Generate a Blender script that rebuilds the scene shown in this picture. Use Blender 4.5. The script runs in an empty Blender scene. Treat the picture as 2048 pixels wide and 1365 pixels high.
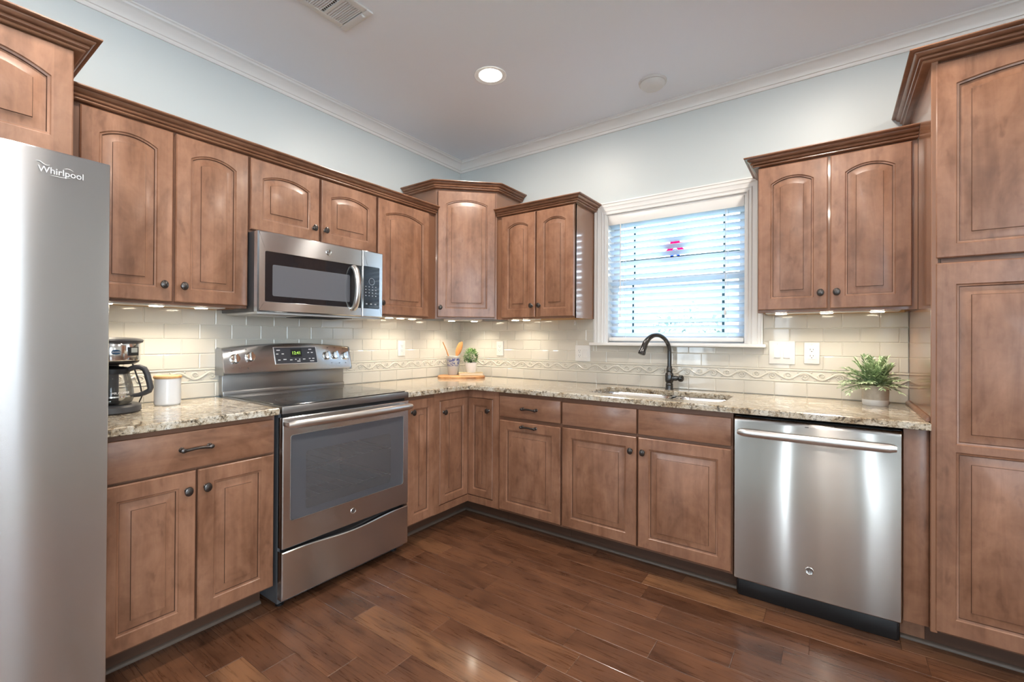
import bpy, bmesh, math, random
from mathutils import Vector, Matrix
R = math.radians
PI = math.pi
random.seed(7)
sc = bpy.context.scene
COL = sc.collection

# ------------------------------------------------------------------ camera, world, exposure
cam_d = bpy.data.cameras.new('camera')
cam = bpy.data.objects.new('camera', cam_d)
COL.objects.link(cam)
sc.camera = cam
YAW, PITCH, ROLL = R(35.9454), R(0.25), R(0.3103)
fw = Vector((-math.sin(YAW) * math.cos(PITCH), math.cos(YAW) * math.cos(PITCH), math.sin(PITCH)))
rt = Vector((math.cos(YAW), math.sin(YAW), 0))
up = rt.cross(fw)
rt2 = rt * math.cos(ROLL) + up * math.sin(ROLL)
up2 = up * math.cos(ROLL) - rt * math.sin(ROLL)
cam.matrix_world = Matrix(((rt2.x, up2.x, -fw.x, 2.6357), (rt2.y, up2.y, -fw.y, -3.0188), (rt2.z, up2.z, -fw.z, 1.2251), (0, 0, 0, 1)))
cam_d.sensor_fit = 'HORIZONTAL'
cam_d.sensor_width = 36.0
cam_d.lens = 914.449 * 36.0 / 2048.0
cam_d.shift_x = (1024 - 1002.556) / 2048.0
cam_d.shift_y = (674.261 - 682.5) / 2048.0
cam_d.clip_start = 0.02

world = bpy.data.worlds.new('sky')
sc.world = world
world.use_nodes = True
wb = world.node_tree.nodes['Background']
wb.inputs['Color'].default_value = (0.77, 0.885, 1.0, 1)
wb.inputs['Strength'].default_value = 8.5

sc.view_settings.view_transform = 'Standard'
sc.view_settings.look = 'None'
sc.view_settings.gamma = 1.0
sc.view_settings.use_curve_mapping = False
sc.view_settings.exposure = 0.85
try:
    sc.cycles.use_denoising = True
    sc.cycles.max_bounces = 10
    sc.cycles.diffuse_bounces = 5
    sc.cycles.glossy_bounces = 4
    sc.cycles.transparent_max_bounces = 12
    sc.cycles.caustics_reflective = False
    sc.cycles.caustics_refractive = False
    sc.cycles.sample_clamp_indirect = 6.0
except Exception:
    pass
CAN_POWER, UNDER_POWER = 9.0, 0.50
CAN_COL = (1.0, 0.90, 0.79)
UNDER_COL = (1.0, 0.87, 0.68)

def area(name, loc, rot, size, power, col, shape='DISK', sy=None, portal=False, spread=PI):
    d = bpy.data.lights.new(name, 'AREA')
    d.shape = shape
    d.size = size
    if sy: d.size_y = sy
    d.energy = power
    d.color = col
    d.spread = spread
    o = bpy.data.objects.new(name, d)
    COL.objects.link(o)
    o.location = loc
    o.rotation_euler = rot
    if portal: d.cycles.is_portal = True
    return o
# daylight portals: they only guide the sky's own light through the openings, added windows too
area('window_portal', (1.79, 0.16, 1.65), (R(-90), 0, 0), 0.86, 1, (1, 1, 1), 'RECTANGLE', 0.86, True)
for y_, z_, a_, b_ in ((-2.155, 1.275, 0.27, 2.05), (-4.6, 1.4, 2.8, 2.0)):
    area('added_side_portal', (5.25, y_, z_), (0, R(90), 0), b_, 1, (1, 1, 1), 'RECTANGLE', a_, True)
for x_, z_, a_, b_ in ((0.375, 1.4, 0.75, 1.8), (1.945, 1.1, 0.15, 2.0), (3.47, 1.1, 0.10, 2.0), (4.675, 1.4, 0.85, 1.8)):
    area('added_rear_portal', (x_, -6.25, z_), (R(90), 0, 0), a_, 1, (1, 1, 1), 'RECTANGLE', b_, True)

# ------------------------------------------------------------------ material helpers
MATS = {}
def node_mat(name):
    m = bpy.data.materials.new(name)
    m.use_nodes = True
    MATS[name] = m
    nt = m.node_tree
    return m, nt, nt.nodes['Principled BSDF']
def N(nt, kind, **kw):
    n = nt.nodes.new(kind)
    for k, v in kw.items(): setattr(n, k, v)
    return n
def L(nt, a, b): nt.links.new(a, b)
def plain(name, col, rough=0.5, metal=0.0, coat=0.0, trans=0.0, ior=1.45, spec=0.5, emit=None, es=0.0, alpha=1.0):
    m, nt, b = node_mat(name)
    b.inputs['Base Color'].default_value = (*col, 1)
    b.inputs['Roughness'].default_value = rough
    b.inputs['Metallic'].default_value = metal
    b.inputs['Coat Weight'].default_value = coat
    b.inputs['Coat Roughness'].default_value = 0.08
    b.inputs['Transmission Weight'].default_value = trans
    b.inputs['IOR'].default_value = ior
    b.inputs['Specular IOR Level'].default_value = spec
    b.inputs['Alpha'].default_value = alpha
    if emit:
        b.inputs['Emission Color'].default_value = (*emit, 1)
        b.inputs['Emission Strength'].default_value = es
    return m
def ramp(nt, stops):
    r = N(nt, 'ShaderNodeValToRGB')
    e = r.color_ramp.elements
    e[0].position, e[0].color = stops[0][0], (*stops[0][1], 1)
    e[1].position, e[1].color = stops[-1][0], (*stops[-1][1], 1)
    for p, c in stops[1:-1]:
        x = e.new(p); x.color = (*c, 1)
    return r
def coords(nt, rand=40.0):
    tc = N(nt, 'ShaderNodeTexCoord')
    oi = N(nt, 'ShaderNodeObjectInfo')
    mul = N(nt, 'ShaderNodeMath', operation='MULTIPLY'); mul.inputs[1].default_value = rand
    L(nt, oi.outputs['Random'], mul.inputs[0])
    add = N(nt, 'ShaderNodeVectorMath', operation='ADD')
    L(nt, tc.outputs['Object'], add.inputs[0]); L(nt, mul.outputs[0], add.inputs[1])
    return add.outputs[0]
def noise(nt, vec, scale, detail=4, rough=0.55, dist=0.0, stretch=None):
    if stretch:
        mp = N(nt, 'ShaderNodeMapping'); mp.inputs['Scale'].default_value = stretch
        L(nt, vec, mp.inputs['Vector']); vec = mp.outputs['Vector']
    n = N(nt, 'ShaderNodeTexNoise')
    n.inputs['Scale'].default_value = scale
    n.inputs['Detail'].default_value = detail
    n.inputs['Roughness'].default_value = rough
    n.inputs['Distortion'].default_value = dist
    L(nt, vec, n.inputs['Vector'])
    return n.outputs['Fac']
def mix(nt, fac, a, b, mode='MIX'):
    m = N(nt, 'ShaderNodeMix', data_type='RGBA', blend_type=mode)
    if isinstance(fac, (int, float)): m.inputs['Factor'].default_value = fac
    else: L(nt, fac, m.inputs['Factor'])
    for s, v in ((6, a), (7, b)):
        if isinstance(v, tuple): m.inputs[s].default_value = (*v, 1)
        else: L(nt, v, m.inputs[s])
    return m.outputs[2]
def bump(nt, b, height, strength=0.1, dist=0.002):
    n = N(nt, 'ShaderNodeBump')
    n.inputs['Strength'].default_value = strength
    n.inputs['Distance'].default_value = dist
    L(nt, height, n.inputs['Height']); L(nt, n.outputs['Normal'], b.inputs['Normal'])

def wood(name, stretch, cols, rough=0.34, coat=0.25, boards=None):
    m, nt, b = node_mat(name)
    v = coords(nt)
    blotch = noise(nt, v, 7.0, 4, 0.6, 0.8, tuple(0.45 + 0.55 * min(1, s / 6) for s in stretch))
    streak = noise(nt, v, 3.0, 6, 0.6, 0.5, stretch)
    fleck = noise(nt, v, 26.0, 3, 0.5, 0.3, tuple(0.3 + 0.7 * min(1, s / 6) for s in stretch))
    r1 = ramp(nt, [(0.30, cols[0]), (0.52, cols[1]), (0.72, cols[2])]); L(nt, blotch, r1.inputs['Fac'])
    r2 = ramp(nt, [(0.30, (0.74, 0.70, 0.68)), (0.62, (1.06, 1.06, 1.05))]); L(nt, streak, r2.inputs['Fac'])
    c = mix(nt, 0.8, r1.outputs['Color'], r2.outputs['Color'], 'MULTIPLY')
    r3 = ramp(nt, [(0.27, (0.55, 0.5, 0.47)), (0.40, (1, 1, 1))]); L(nt, fleck, r3.inputs['Fac'])
    c = mix(nt, 0.55, c, r3.outputs['Color'], 'MULTIPLY')
    if boards:
        sp = N(nt, 'ShaderNodeSeparateXYZ'); L(nt, v, sp.inputs[0])
        dv_ = N(nt, 'ShaderNodeMath', operation='DIVIDE'); dv_.inputs[1].default_value = 0.083; L(nt, sp.outputs[boards], dv_.inputs[0])
        fl = N(nt, 'ShaderNodeMath', operation='FLOOR'); L(nt, dv_.outputs[0], fl.inputs[0])
        wn = N(nt, 'ShaderNodeTexWhiteNoise', noise_dimensions='1D'); L(nt, fl.outputs[0], wn.inputs['W'])
        rb = ramp(nt, [(0.0, (0.86, 0.85, 0.83)), (1.0, (1.10, 1.10, 1.10))]); L(nt, wn.outputs['Value'], rb.inputs['Fac'])
        c = mix(nt, 0.8, c, rb.outputs['Color'], 'MULTIPLY')
    mott = noise(nt, v, 22.0, 3, 0.55, 0.6)
    r5 = ramp(nt, [(0.33, (0.86, 0.84, 0.82)), (0.62, (1.05, 1.05, 1.05))]); L(nt, mott, r5.inputs['Fac'])
    c = mix(nt, 0.7, c, r5.outputs['Color'], 'MULTIPLY')
    L(nt, c, b.inputs['Base Color'])
    b.inputs['Roughness'].default_value = rough
    b.inputs['Coat Weight'].default_value = coat
    b.inputs['Coat Roughness'].default_value = 0.16
    bump(nt, b, streak, 0.05, 0.001)
    return m
CW = [(0.205, 0.096, 0.054), (0.285, 0.143, 0.086), (0.345, 0.183, 0.116)]
wood('stained_maple', (9, 9, 0.8), CW, coat=0.12, boards='X')
wood('stained_maple_rail', (0.8, 9, 9), CW)
wood('stained_maple_crown', (0.8, 0.8, 9), [(0.175, 0.080, 0.044), (0.25, 0.122, 0.070), (0.32, 0.168, 0.102)], 0.3)
plain('glaze', (0.085, 0.040, 0.024), 0.45)
plain('cabinet_frame', (0.19, 0.090, 0.052), 0.4, coat=0.15)
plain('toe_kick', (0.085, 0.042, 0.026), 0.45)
plain('cabinet_underside', (0.55, 0.36, 0.19), 0.5)
wood('olive_wood', (1.2, 9, 9), [(0.16, 0.062, 0.022), (0.42, 0.21, 0.085), (0.58, 0.34, 0.16)], 0.5, 0.0)
wood('spoon_wood', (8, 8, 1), [(0.42, 0.16, 0.045), (0.55, 0.235, 0.075), (0.64, 0.31, 0.11)], 0.5, 0.0)
wood('lid_wood', (1, 8, 8), [(0.45, 0.24, 0.09), (0.60, 0.36, 0.16), (0.68, 0.44, 0.22)], 0.5, 0.0)

def steel(name, col, rough, aniso=1.0, rot=0.25, wav=0.0):
    m, nt, b = node_mat(name)
    b.inputs['Base Color'].default_value = (*col, 1)
    b.inputs['Metallic'].default_value = 1.0
    b.inputs['Roughness'].default_value = rough
    b.inputs['Anisotropic'].default_value = aniso
    b.inputs['Anisotropic Rotation'].default_value = rot
    t = N(nt, 'ShaderNodeTangent', direction_type='RADIAL', axis='Z')
    L(nt, t.outputs['Tangent'], b.inputs['Tangent'])
    v = coords(nt)
    if wav:
        w = noise(nt, v, 4.0, 1, 0.5, 0.0, (1.2, 1.2, 0.25))
        bump(nt, b, w, wav, 0.02)
    return m
steel('brushed_steel', (0.56, 0.525, 0.49), 0.16, wav=0.10)
steel('fridge_steel', (0.64, 0.635, 0.64), 0.20, wav=0.08)
steel('range_steel', (0.66, 0.68, 0.70), 0.22)
steel('dark_steel', (0.33, 0.33, 0.335), 0.33, 0.5)
plain('chrome', (0.80, 0.79, 0.77), 0.12, 1.0)
plain('satin_nickel', (0.72, 0.71, 0.69), 0.30, 1.0)
plain('bronze', (0.085, 0.075, 0.070), 0.28, 0.85)
plain('faucet_bronze', (0.075, 0.075, 0.076), 0.20, 0.8)
plain('black_glass', (0.012, 0.013, 0.016), 0.05, coat=0.5)
plain('cooktop_glass', (0.016, 0.017, 0.019), 0.07, coat=0.4)
plain('burner_mark', (0.07, 0.07, 0.075), 0.3)
plain('black_plastic', (0.009, 0.009, 0.010), 0.35)
plain('charcoal_plastic', (0.05, 0.05, 0.054), 0.4)
plain('grey_enamel', (0.085, 0.088, 0.095), 0.35)
plain('oven_enamel', (0.20, 0.20, 0.215), 0.4)
plain('oven_glass_border', (0.085, 0.087, 0.097), 0.10, coat=0.6)
plain('keypad_grey', (0.30, 0.31, 0.33), 0.4)
plain('microwave_grey', (0.115, 0.12, 0.135), 0.22, coat=0.6)
plain('microwave_belly', (0.48, 0.48, 0.48), 0.35, 0.3)
plain('panel_grey', (0.055, 0.058, 0.068), 0.25, coat=0.3)
plain('legend_white', (0.75, 0.75, 0.75), 0.5)
plain('white_trim', (0.78, 0.775, 0.76), 0.32)
plain('white_plastic', (0.72, 0.715, 0.70), 0.3)
plain('slot_dark', (0.05, 0.045, 0.04), 0.6)
plain('blue_badge', (0.02, 0.06, 0.13), 0.25)
plain('lcd', (0.36, 0.38, 0.36), 0.3)
plain('green_digits', (0.1, 0.3, 0.02), 0.5, emit=(0.60, 1.0, 0.15), es=0.6)
plain('white_ceramic', (0.76, 0.77, 0.79), 0.2, coat=0.3)
plain('white_pot', (0.80, 0.80, 0.80), 0.4)
plain('book_cream', (0.68, 0.55, 0.33), 0.7)
plain('book_pages', (0.78, 0.68, 0.50), 0.8)
plain('soil', (0.035, 0.024, 0.015), 0.9)
plain('cord_black', (0.03, 0.03, 0.032), 0.5)
plain('shoe_grey', (0.115, 0.085, 0.066), 0.4)
plain('dark_void', (0.01, 0.01, 0.011), 0.7)
plain('sink_steel', (0.66, 0.66, 0.66), 0.22, 1.0)
plain('lamp_lens', (0.9, 0.9, 0.9), 0.4, emit=(1.0, 0.95, 0.86), es=14.0)
plain('puck_lens', (0.9, 0.88, 0.8), 0.4, emit=(1.0, 0.88, 0.68), es=14.0)
plain('window_bar', (0.035, 0.10, 0.125), 0.5)
plain('sash_white', (0.62, 0.63, 0.66), 0.4)
plain('lawn', (0.24, 0.30, 0.20), 0.9)
plain('house_siding', (0.72, 0.73, 0.75), 0.8)
plain('house_roof', (0.45, 0.47, 0.50), 0.9)
plain('bounce_concrete', (0.74, 0.73, 0.71), 0.8)
plain('bark', (0.10, 0.08, 0.06), 0.9)

def clear_glass(name, tint, gloss=1.0, rough=0.0):
    m = bpy.data.materials.new(name); m.use_nodes = True; MATS[name] = m
    nt = m.node_tree; nt.nodes.clear()
    out = N(nt, 'ShaderNodeOutputMaterial')
    tr = N(nt, 'ShaderNodeBsdfTransparent'); tr.inputs['Color'].default_value = (*tint, 1)
    gl = N(nt, 'ShaderNodeBsdfGlossy'); gl.inputs['Roughness'].default_value = rough
    fr = N(nt, 'ShaderNodeFresnel'); fr.inputs['IOR'].default_value = 1.5
    mu = N(nt, 'ShaderNodeMath', operation='MULTIPLY'); mu.inputs[1].default_value = gloss
    L(nt, fr.outputs[0], mu.inputs[0])
    mx = N(nt, 'ShaderNodeMixShader')
    L(nt, mu.outputs[0], mx.inputs[0]); L(nt, tr.outputs[0], mx.inputs[1]); L(nt, gl.outputs[0], mx.inputs[2])
    L(nt, mx.outputs[0], out.inputs['Surface'])
    return m
clear_glass('window_glass', (0.96, 0.98, 0.98), 0.8)
clear_glass('carafe_glass', (0.93, 0.935, 0.94), 0.8)
clear_glass('oven_glass', (0.60, 0.60, 0.62), 1.0, 0.02)
nt = MATS['oven_glass'].node_tree
o_ = nt.nodes['Material Output']; old = o_.inputs['Surface'].links[0].from_socket
pb = N(nt, 'ShaderNodeBsdfPrincipled'); pb.inputs['Base Color'].default_value = (0.15, 0.145, 0.15, 1); pb.inputs['Roughness'].default_value = 0.08
mx = N(nt, 'ShaderNodeMixShader'); mx.inputs[0].default_value = 0.55
L(nt, old, mx.inputs[1]); L(nt, pb.outputs[0], mx.inputs[2]); L(nt, mx.outputs[0], o_.inputs['Surface'])
clear_glass('sun_panel', (0.90, 0.93, 0.97), 1.0)
clear_glass('red_glass', (0.62, 0.03, 0.17), 0.5)
clear_glass('blue_glass', (0.11, 0.19, 0.55), 0.5)

# blinds: white vinyl that lets some daylight through
m = bpy.data.materials.new('blind_vinyl'); m.use_nodes = True; MATS['blind_vinyl'] = m
nt = m.node_tree; nt.nodes.clear()
out = N(nt, 'ShaderNodeOutputMaterial')
df = N(nt, 'ShaderNodeBsdfDiffuse'); df.inputs['Color'].default_value = (0.86, 0.88, 0.90, 1)
tl = N(nt, 'ShaderNodeBsdfTranslucent'); tl.inputs['Color'].default_value = (0.74, 0.85, 0.96, 1)
mx = N(nt, 'ShaderNodeMixShader'); mx.inputs[0].default_value = 0.55
L(nt, df.outputs[0], mx.inputs[1]); L(nt, tl.outputs[0], mx.inputs[2]); L(nt, mx.outputs[0], out.inputs['Surface'])

def paint(name, col, rough=0.55):
    m, nt, b = node_mat(name)
    v = coords(nt, 0)
    n = noise(nt, v, 260, 2)
    b.inputs['Base Color'].default_value = (*col, 1); b.inputs['Roughness'].default_value = rough
    bump(nt, b, n, 0.04, 0.0006)
paint('wall_paint', (0.565, 0.617, 0.628), 0.42)
paint('ceiling_paint', (0.85, 0.89, 0.96), 0.6)

# tile: every tile in its own slight shade (face attribute "tone")
m, nt, b = node_mat('tile_glaze')
at = N(nt, 'ShaderNodeAttribute', attribute_name='tone')
r = ramp(nt, [(0.0, (0.555, 0.53, 0.475)), (1.0, (0.585, 0.56, 0.505))]); L(nt, at.outputs['Fac'], r.inputs['Fac'])
L(nt, r.outputs['Color'], b.inputs['Base Color'])
b.inputs['Roughness'].default_value = 0.08
v = coords(nt, 0); bump(nt, b, noise(nt, v, 9, 1), 0.12, 0.01)
plain('grout', (0.72, 0.69, 0.62), 0.8)
plain('border_glaze', (0.585, 0.56, 0.50), 0.14)

# granite
m, nt, b = node_mat('granite')
v = coords(nt, 0)
big = noise(nt, v, 9, 5, 0.65, 1.2, (1.0, 1.5, 1.5))
r1 = ramp(nt, [(0.30, (0.33, 0.245, 0.155)), (0.43, (0.50, 0.42, 0.31)), (0.55, (0.60, 0.55, 0.46)), (0.70, (0.68, 0.67, 0.62))]); L(nt, big, r1.inputs['Fac'])
mid = noise(nt, v, 34, 6, 0.7, 1.0)
r2 = ramp(nt, [(0.37, (0.09, 0.075, 0.06)), (0.43, (0.62, 0.55, 0.46)), (0.50, (1, 1, 1))]); L(nt, mid, r2.inputs['Fac'])
c = mix(nt, 0.9, r1.outputs['Color'], r2.outputs['Color'], 'MULTIPLY')
fine = noise(nt, v, 120, 4, 0.7, 0.5)
r3 = ramp(nt, [(0.37, (0.04, 0.038, 0.036)), (0.44, (0.85, 0.83, 0.8)), (0.62, (1, 1, 1)), (0.70, (1.25, 1.27, 1.28))]); L(nt, fine, r3.inputs['Fac'])
c = mix(nt, 0.75, c, r3.outputs['Color'], 'MULTIPLY')
vor = N(nt, 'ShaderNodeTexVoronoi'); vor.inputs['Scale'].default_value = 75; L(nt, v, vor.inputs['Vector'])
r4 = ramp(nt, [(0.02, (0.62, 0.66, 0.66)), (0.30, (0.0, 0.0, 0.0))]); L(nt, vor.outputs['Distance'], r4.inputs['Fac'])
c = mix(nt, 0.16, c, r4.outputs['Color'], 'ADD')
L(nt, c, b.inputs['Base Color'])
b.inputs['Roughness'].default_value = 0.12
b.inputs['Coat Weight'].default_value = 0.3

# hickory floor planks: per-plank number in face attribute "tone"
m, nt, b = node_mat('plank_floor')
at = N(nt, 'ShaderNodeAttribute', attribute_name='tone')
tc = N(nt, 'ShaderNodeTexCoord')
mu = N(nt, 'ShaderNodeMath', operation='MULTIPLY'); mu.inputs[1].default_value = 37.0; L(nt, at.outputs['Fac'], mu.inputs[0])
cb = N(nt, 'ShaderNodeCombineXYZ'); L(nt, mu.outputs[0], cb.inputs['X']); L(nt, mu.outputs[0], cb.inputs['Z'])
ad = N(nt, 'ShaderNodeVectorMath', operation='ADD'); L(nt, tc.outputs['Object'], ad.inputs[0]); L(nt, cb.outputs[0], ad.inputs[1])
vec = ad.outputs[0]
base = ramp(nt, [(0.0, (0.098, 0.044, 0.024)), (0.35, (0.122, 0.055, 0.030)), (0.75, (0.145, 0.066, 0.035)), (1.0, (0.19, 0.094, 0.047))]); L(nt, at.outputs['Fac'], base.inputs['Fac'])
warp = noise(nt, vec, 2.2, 2, 0.5, 0.0, (1.0, 3.0, 1))
wv = N(nt, 'ShaderNodeMath', operation='MULTIPLY'); wv.inputs[1].default_value = 26.0; L(nt, warp, wv.inputs[0])
sn = N(nt, 'ShaderNodeMath', operation='SINE'); L(nt, wv.outputs[0], sn.inputs[0])
fine = noise(nt, vec, 20, 7, 0.68, 0.9, (0.22, 4.2, 1))
sm = N(nt, 'ShaderNodeMath', operation='MULTIPLY_ADD'); sm.inputs[1].default_value = 0.075; L(nt, sn.outputs[0], sm.inputs[0]); L(nt, fine, sm.inputs[2])
rg = ramp(nt, [(0.34, (0.55, 0.50, 0.47)), (0.46, (0.90, 0.88, 0.86)), (0.66, (1.16, 1.14, 1.12))]); L(nt, sm.outputs[0], rg.inputs['Fac'])
c = mix(nt, 0.9, base.outputs['Color'], rg.outputs['Color'], 'MULTIPLY')
blot = noise(nt, vec, 4.5, 4, 0.6, 0.6, (1, 2.0, 1))
rb = ramp(nt, [(0.28, (0.45, 0.40, 0.38)), (0.46, (1, 1, 1)), (0.68, (1.28, 1.25, 1.18))]); L(nt, blot, rb.inputs['Fac'])
c = mix(nt, 0.75, c, rb.outputs['Color'], 'MULTIPLY')
L(nt, c, b.inputs['Base Color'])
mr = N(nt, 'ShaderNodeMapRange'); mr.inputs['To Min'].default_value = 0.20; mr.inputs['To Max'].default_value = 0.38
L(nt, fine, mr.inputs['Value']); L(nt, mr.outputs[0], b.inputs['Roughness'])
b.inputs['Coat Weight'].default_value = 0.25; b.inputs['Coat Roughness'].default_value = 0.12
bump(nt, b, sm.outputs[0], 0.12, 0.0015)
plain('plank_gap', (0.05, 0.024, 0.013), 0.6)

# leaves, pots, crock
def leafy(name, cols):
    m, nt, b = node_mat(name)
    at = N(nt, 'ShaderNodeAttribute', attribute_name='tone')
    r = ramp(nt, [(0.0, cols[0]), (0.5, cols[1]), (1.0, cols[2])]); L(nt, at.outputs['Fac'], r.inputs['Fac'])
    L(nt, r.outputs['Color'], b.inputs['Base Color'])
    b.inputs['Roughness'].default_value = 0.45
    b.inputs['Subsurface Weight'].default_value = 0.0
leafy('fern_leaf', [(0.16, 0.25, 0.12), (0.31, 0.43, 0.24), (0.52, 0.62, 0.44)])
leafy('box_leaf', [(0.05, 0.12, 0.05), (0.16, 0.31, 0.10), (0.42, 0.56, 0.25)])
leafy('outdoor_leaf', [(0.12, 0.17, 0.17), (0.22, 0.28, 0.28), (0.36, 0.42, 0.42)])
m, nt, b = node_mat('concrete_glaze')
v = coords(nt, 0)
n1 = noise(nt, v, 30, 4, 0.6)
r1 = ramp(nt, [(0.3, (0.40, 0.345, 0.28)), (0.7, (0.55, 0.50, 0.43))]); L(nt, n1, r1.inputs['Fac'])
n2 = noise(nt, v, 22, 2); r2 = ramp(nt, [(0.68, (1, 1, 1)), (0.76, (0.75, 0.5, 0.34))]); L(nt, n2, r2.inputs['Fac'])
L(nt, mix(nt, 0.8, r1.outputs['Color'], r2.outputs['Color'], 'MULTIPLY'), b.inputs['Base Color'])
b.inputs['Roughness'].default_value = 0.55
m, nt, b = node_mat('crock_glaze')
tc = N(nt, 'ShaderNodeTexCoord'); v = tc.outputs['Object']
n1 = noise(nt, v, 55, 3, 0.6, 0.8)
sp = N(nt, 'ShaderNodeSeparateXYZ'); L(nt, v, sp.inputs[0])
band = ramp(nt, [(0.42, (0, 0, 0)), (0.55, (1, 1, 1)), (0.86, (1, 1, 1)), (0.90, (0, 0, 0))])
mr = N(nt, 'ShaderNodeMapRange'); mr.inputs['From Max'].default_value = 0.152; L(nt, sp.outputs['Z'], mr.inputs['Value']); L(nt, mr.outputs[0], band.inputs['Fac'])
rr = ramp(nt, [(0.47, (0, 0, 0)), (0.53, (1, 1, 1))]); L(nt, n1, rr.inputs['Fac'])
mm = N(nt, 'ShaderNodeMath', operation='MULTIPLY'); L(nt, band.outputs['Color'], mm.inputs[0]); L(nt, rr.outputs['Color'], mm.inputs[1])
L(nt, mix(nt, mm.outputs[0], (0.46, 0.455, 0.44), (0.055, 0.075, 0.25)), b.inputs['Base Color'])
b.inputs['Roughness'].default_value = 0.3

# ------------------------------------------------------------------ mesh builder
class MB:
    def __init__(s):
        s.bm = bmesh.new(); s.tone = s.bm.faces.layers.float.new('tone'); s.mat = 0
    def _post(s, faces, mat, tone=None):
        for f in faces:
            f.material_index = s.mat if mat is None else mat
            if tone is not None: f[s.tone] = tone
    def face(s, pts, mat=None, tone=None):
        f = s.bm.faces.new([s.bm.verts.new(p) for p in pts]); s._post([f], mat, tone); return s
    def box(s, x0, x1, y0, y1, z0, z1, bev=0.0, mat=None, seg=2):
        x0, x1 = sorted((x0, x1)); y0, y1 = sorted((y0, y1)); z0, z1 = sorted((z0, z1))
        v = [s.bm.verts.new((x, y, z)) for x in (x0, x1) for y in (y0, y1) for z in (z0, z1)]
        q = [(0, 1, 3, 2), (4, 6, 7, 5), (0, 4, 5, 1), (2, 3, 7, 6), (0, 2, 6, 4), (1, 5, 7, 3)]
        fs = [s.bm.faces.new([v[i] for i in a]) for a in q]
        s._post(fs, mat)
        if bev > 0:
            bev = min(bev, 0.45 * min(x1 - x0, y1 - y0, z1 - z0))
            es = list({e for f in fs for e in f.edges})
            r = bmesh.ops.bevel(s.bm, geom=es, offset=bev, segments=seg, affect='EDGES', profile=0.5, clamp_overlap=True)
            s._post(r['faces'], mat)
        return s
    def rings(s, rings, mats=None, cap0=False, cap1=False, closed=True, mat=None, loop=False):
        V = [[s.bm.verts.new(p) for p in r] for r in rings]
        n = len(V[0]); fs = []
        pairs = list(zip(V[:-1], V[1:]))
        if loop: pairs.append((V[-1], V[0]))
        for i, (a, b) in enumerate(pairs):
            for j in range(n if closed else n - 1):
                k = (j + 1) % n
                try:
                    f = s.bm.faces.new((a[j], a[k], b[k], b[j]))
                except ValueError: continue
                s._post([f], mats[i] if mats else mat)
        if cap0: s._post([s.bm.faces.new(V[0][::-1])], mats[0] if mats else mat)
        if cap1: s._post([s.bm.faces.new(V[-1])], mats[-1] if mats else mat)
        return s
    def lathe(s, prof, c=(0, 0, 0), axis='Z', seg=24, mat=None, sx=1.0, sy=1.0, mats=None):
        # prof: list of (radius, height); closed at both ends when radius is 0
        c = Vector(c); rings = []
        for r, h in prof:
            ring = []
            for i in range(seg):
                a = 2 * PI * i / seg
                u, w = max(r, 1e-5) * math.cos(a) * sx, max(r, 1e-5) * math.sin(a) * sy
                if axis == 'Z': p = (u, w, h)
                elif axis == 'Y': p = (u, -h, w)      # grows towards -y
                else: p = (h, u, w)
                ring.append(c + Vector(p))
            rings.append(ring)
        return s.rings(rings, mats, cap0=True, cap1=True, mat=mat)
    def tube(s, pts, rad, seg=10, caps=True, mat=None, flat=1.0, flat_axis=None, loop=False):
        pts = [Vector(p) for p in pts]; n = len(pts)
        if not isinstance(rad, (list, tuple)): rad = [rad] * n
        rings = []; ref = None
        for i, p in enumerate(pts):
            if loop: t = (pts[(i + 1) % n] - pts[i - 1]).normalized()
            else: t = (pts[min(i + 1, n - 1)] - pts[max(i - 1, 0)]).normalized()
            if ref is None:
                ref = Vector((0, 0, 1)) if abs(t.z) < 0.9 else Vector((0, 1, 0))
            u = (ref - t * ref.dot(t))
            if u.length < 1e-6: u = t.orthogonal()
            u.normalize(); ref = u; w = t.cross(u)
            ring = []
            for k in range(seg):
                a = 2 * PI * k / seg
                d = (u * math.cos(a) + w * math.sin(a)) * rad[i]
                if flat_axis is not None: d[flat_axis] *= flat
                ring.append(p + d)
            rings.append(ring)
        return s.rings(rings, cap0=caps and not loop, cap1=caps and not loop, mat=mat, loop=loop)
    def sweep(s, path, prof, z0, side=1, mat=None, closed=False):
        # path: xy polyline; prof: (out, up) closed loop; out is to the right of travel when side=1
        P = [Vector(p) for p in path]; n = len(P); rings = []
        nrm = []
        for i in range(n - 1):
            d = (P[i + 1] - P[i]).normalized(); nrm.append(Vector((d.y, -d.x)) * side)
        for i in range(n):
            if i == 0: mv = nrm[0]
            elif i == n - 1: mv = nrm[-1]
            else:
                a, b = nrm[i - 1], nrm[i]; mv = (a + b) / (1 + a.dot(b))
            rings.append([(P[i].x + mv.x * o, P[i].y + mv.y * o, z0 + h) for o, h in prof])
        return s.rings(rings, cap0=True, cap1=True, mat=mat)
    def prism(s, poly, a0, a1, axis='Z', mat=None, bev=0.0):
        # poly in the other two axes (x,y)/(x,z)/(y,z)
        def P(p, h):
            return {'Z': (p[0], p[1], h), 'Y': (p[0], h, p[1]), 'X': (h, p[0], p[1])}[axis]
        if bev:
            inn = offset_poly(poly, bev)
            sg = 1 if a1 > a0 else -1
            rr = [[P(p, a0) for p in poly], [P(p, a1 - sg * bev) for p in poly], [P(p, a1) for p in inn]]
        else:
            rr = [[P(p, a0) for p in poly], [P(p, a1) for p in poly]]
        return s.rings(rr, cap0=True, cap1=True, mat=mat)
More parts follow.
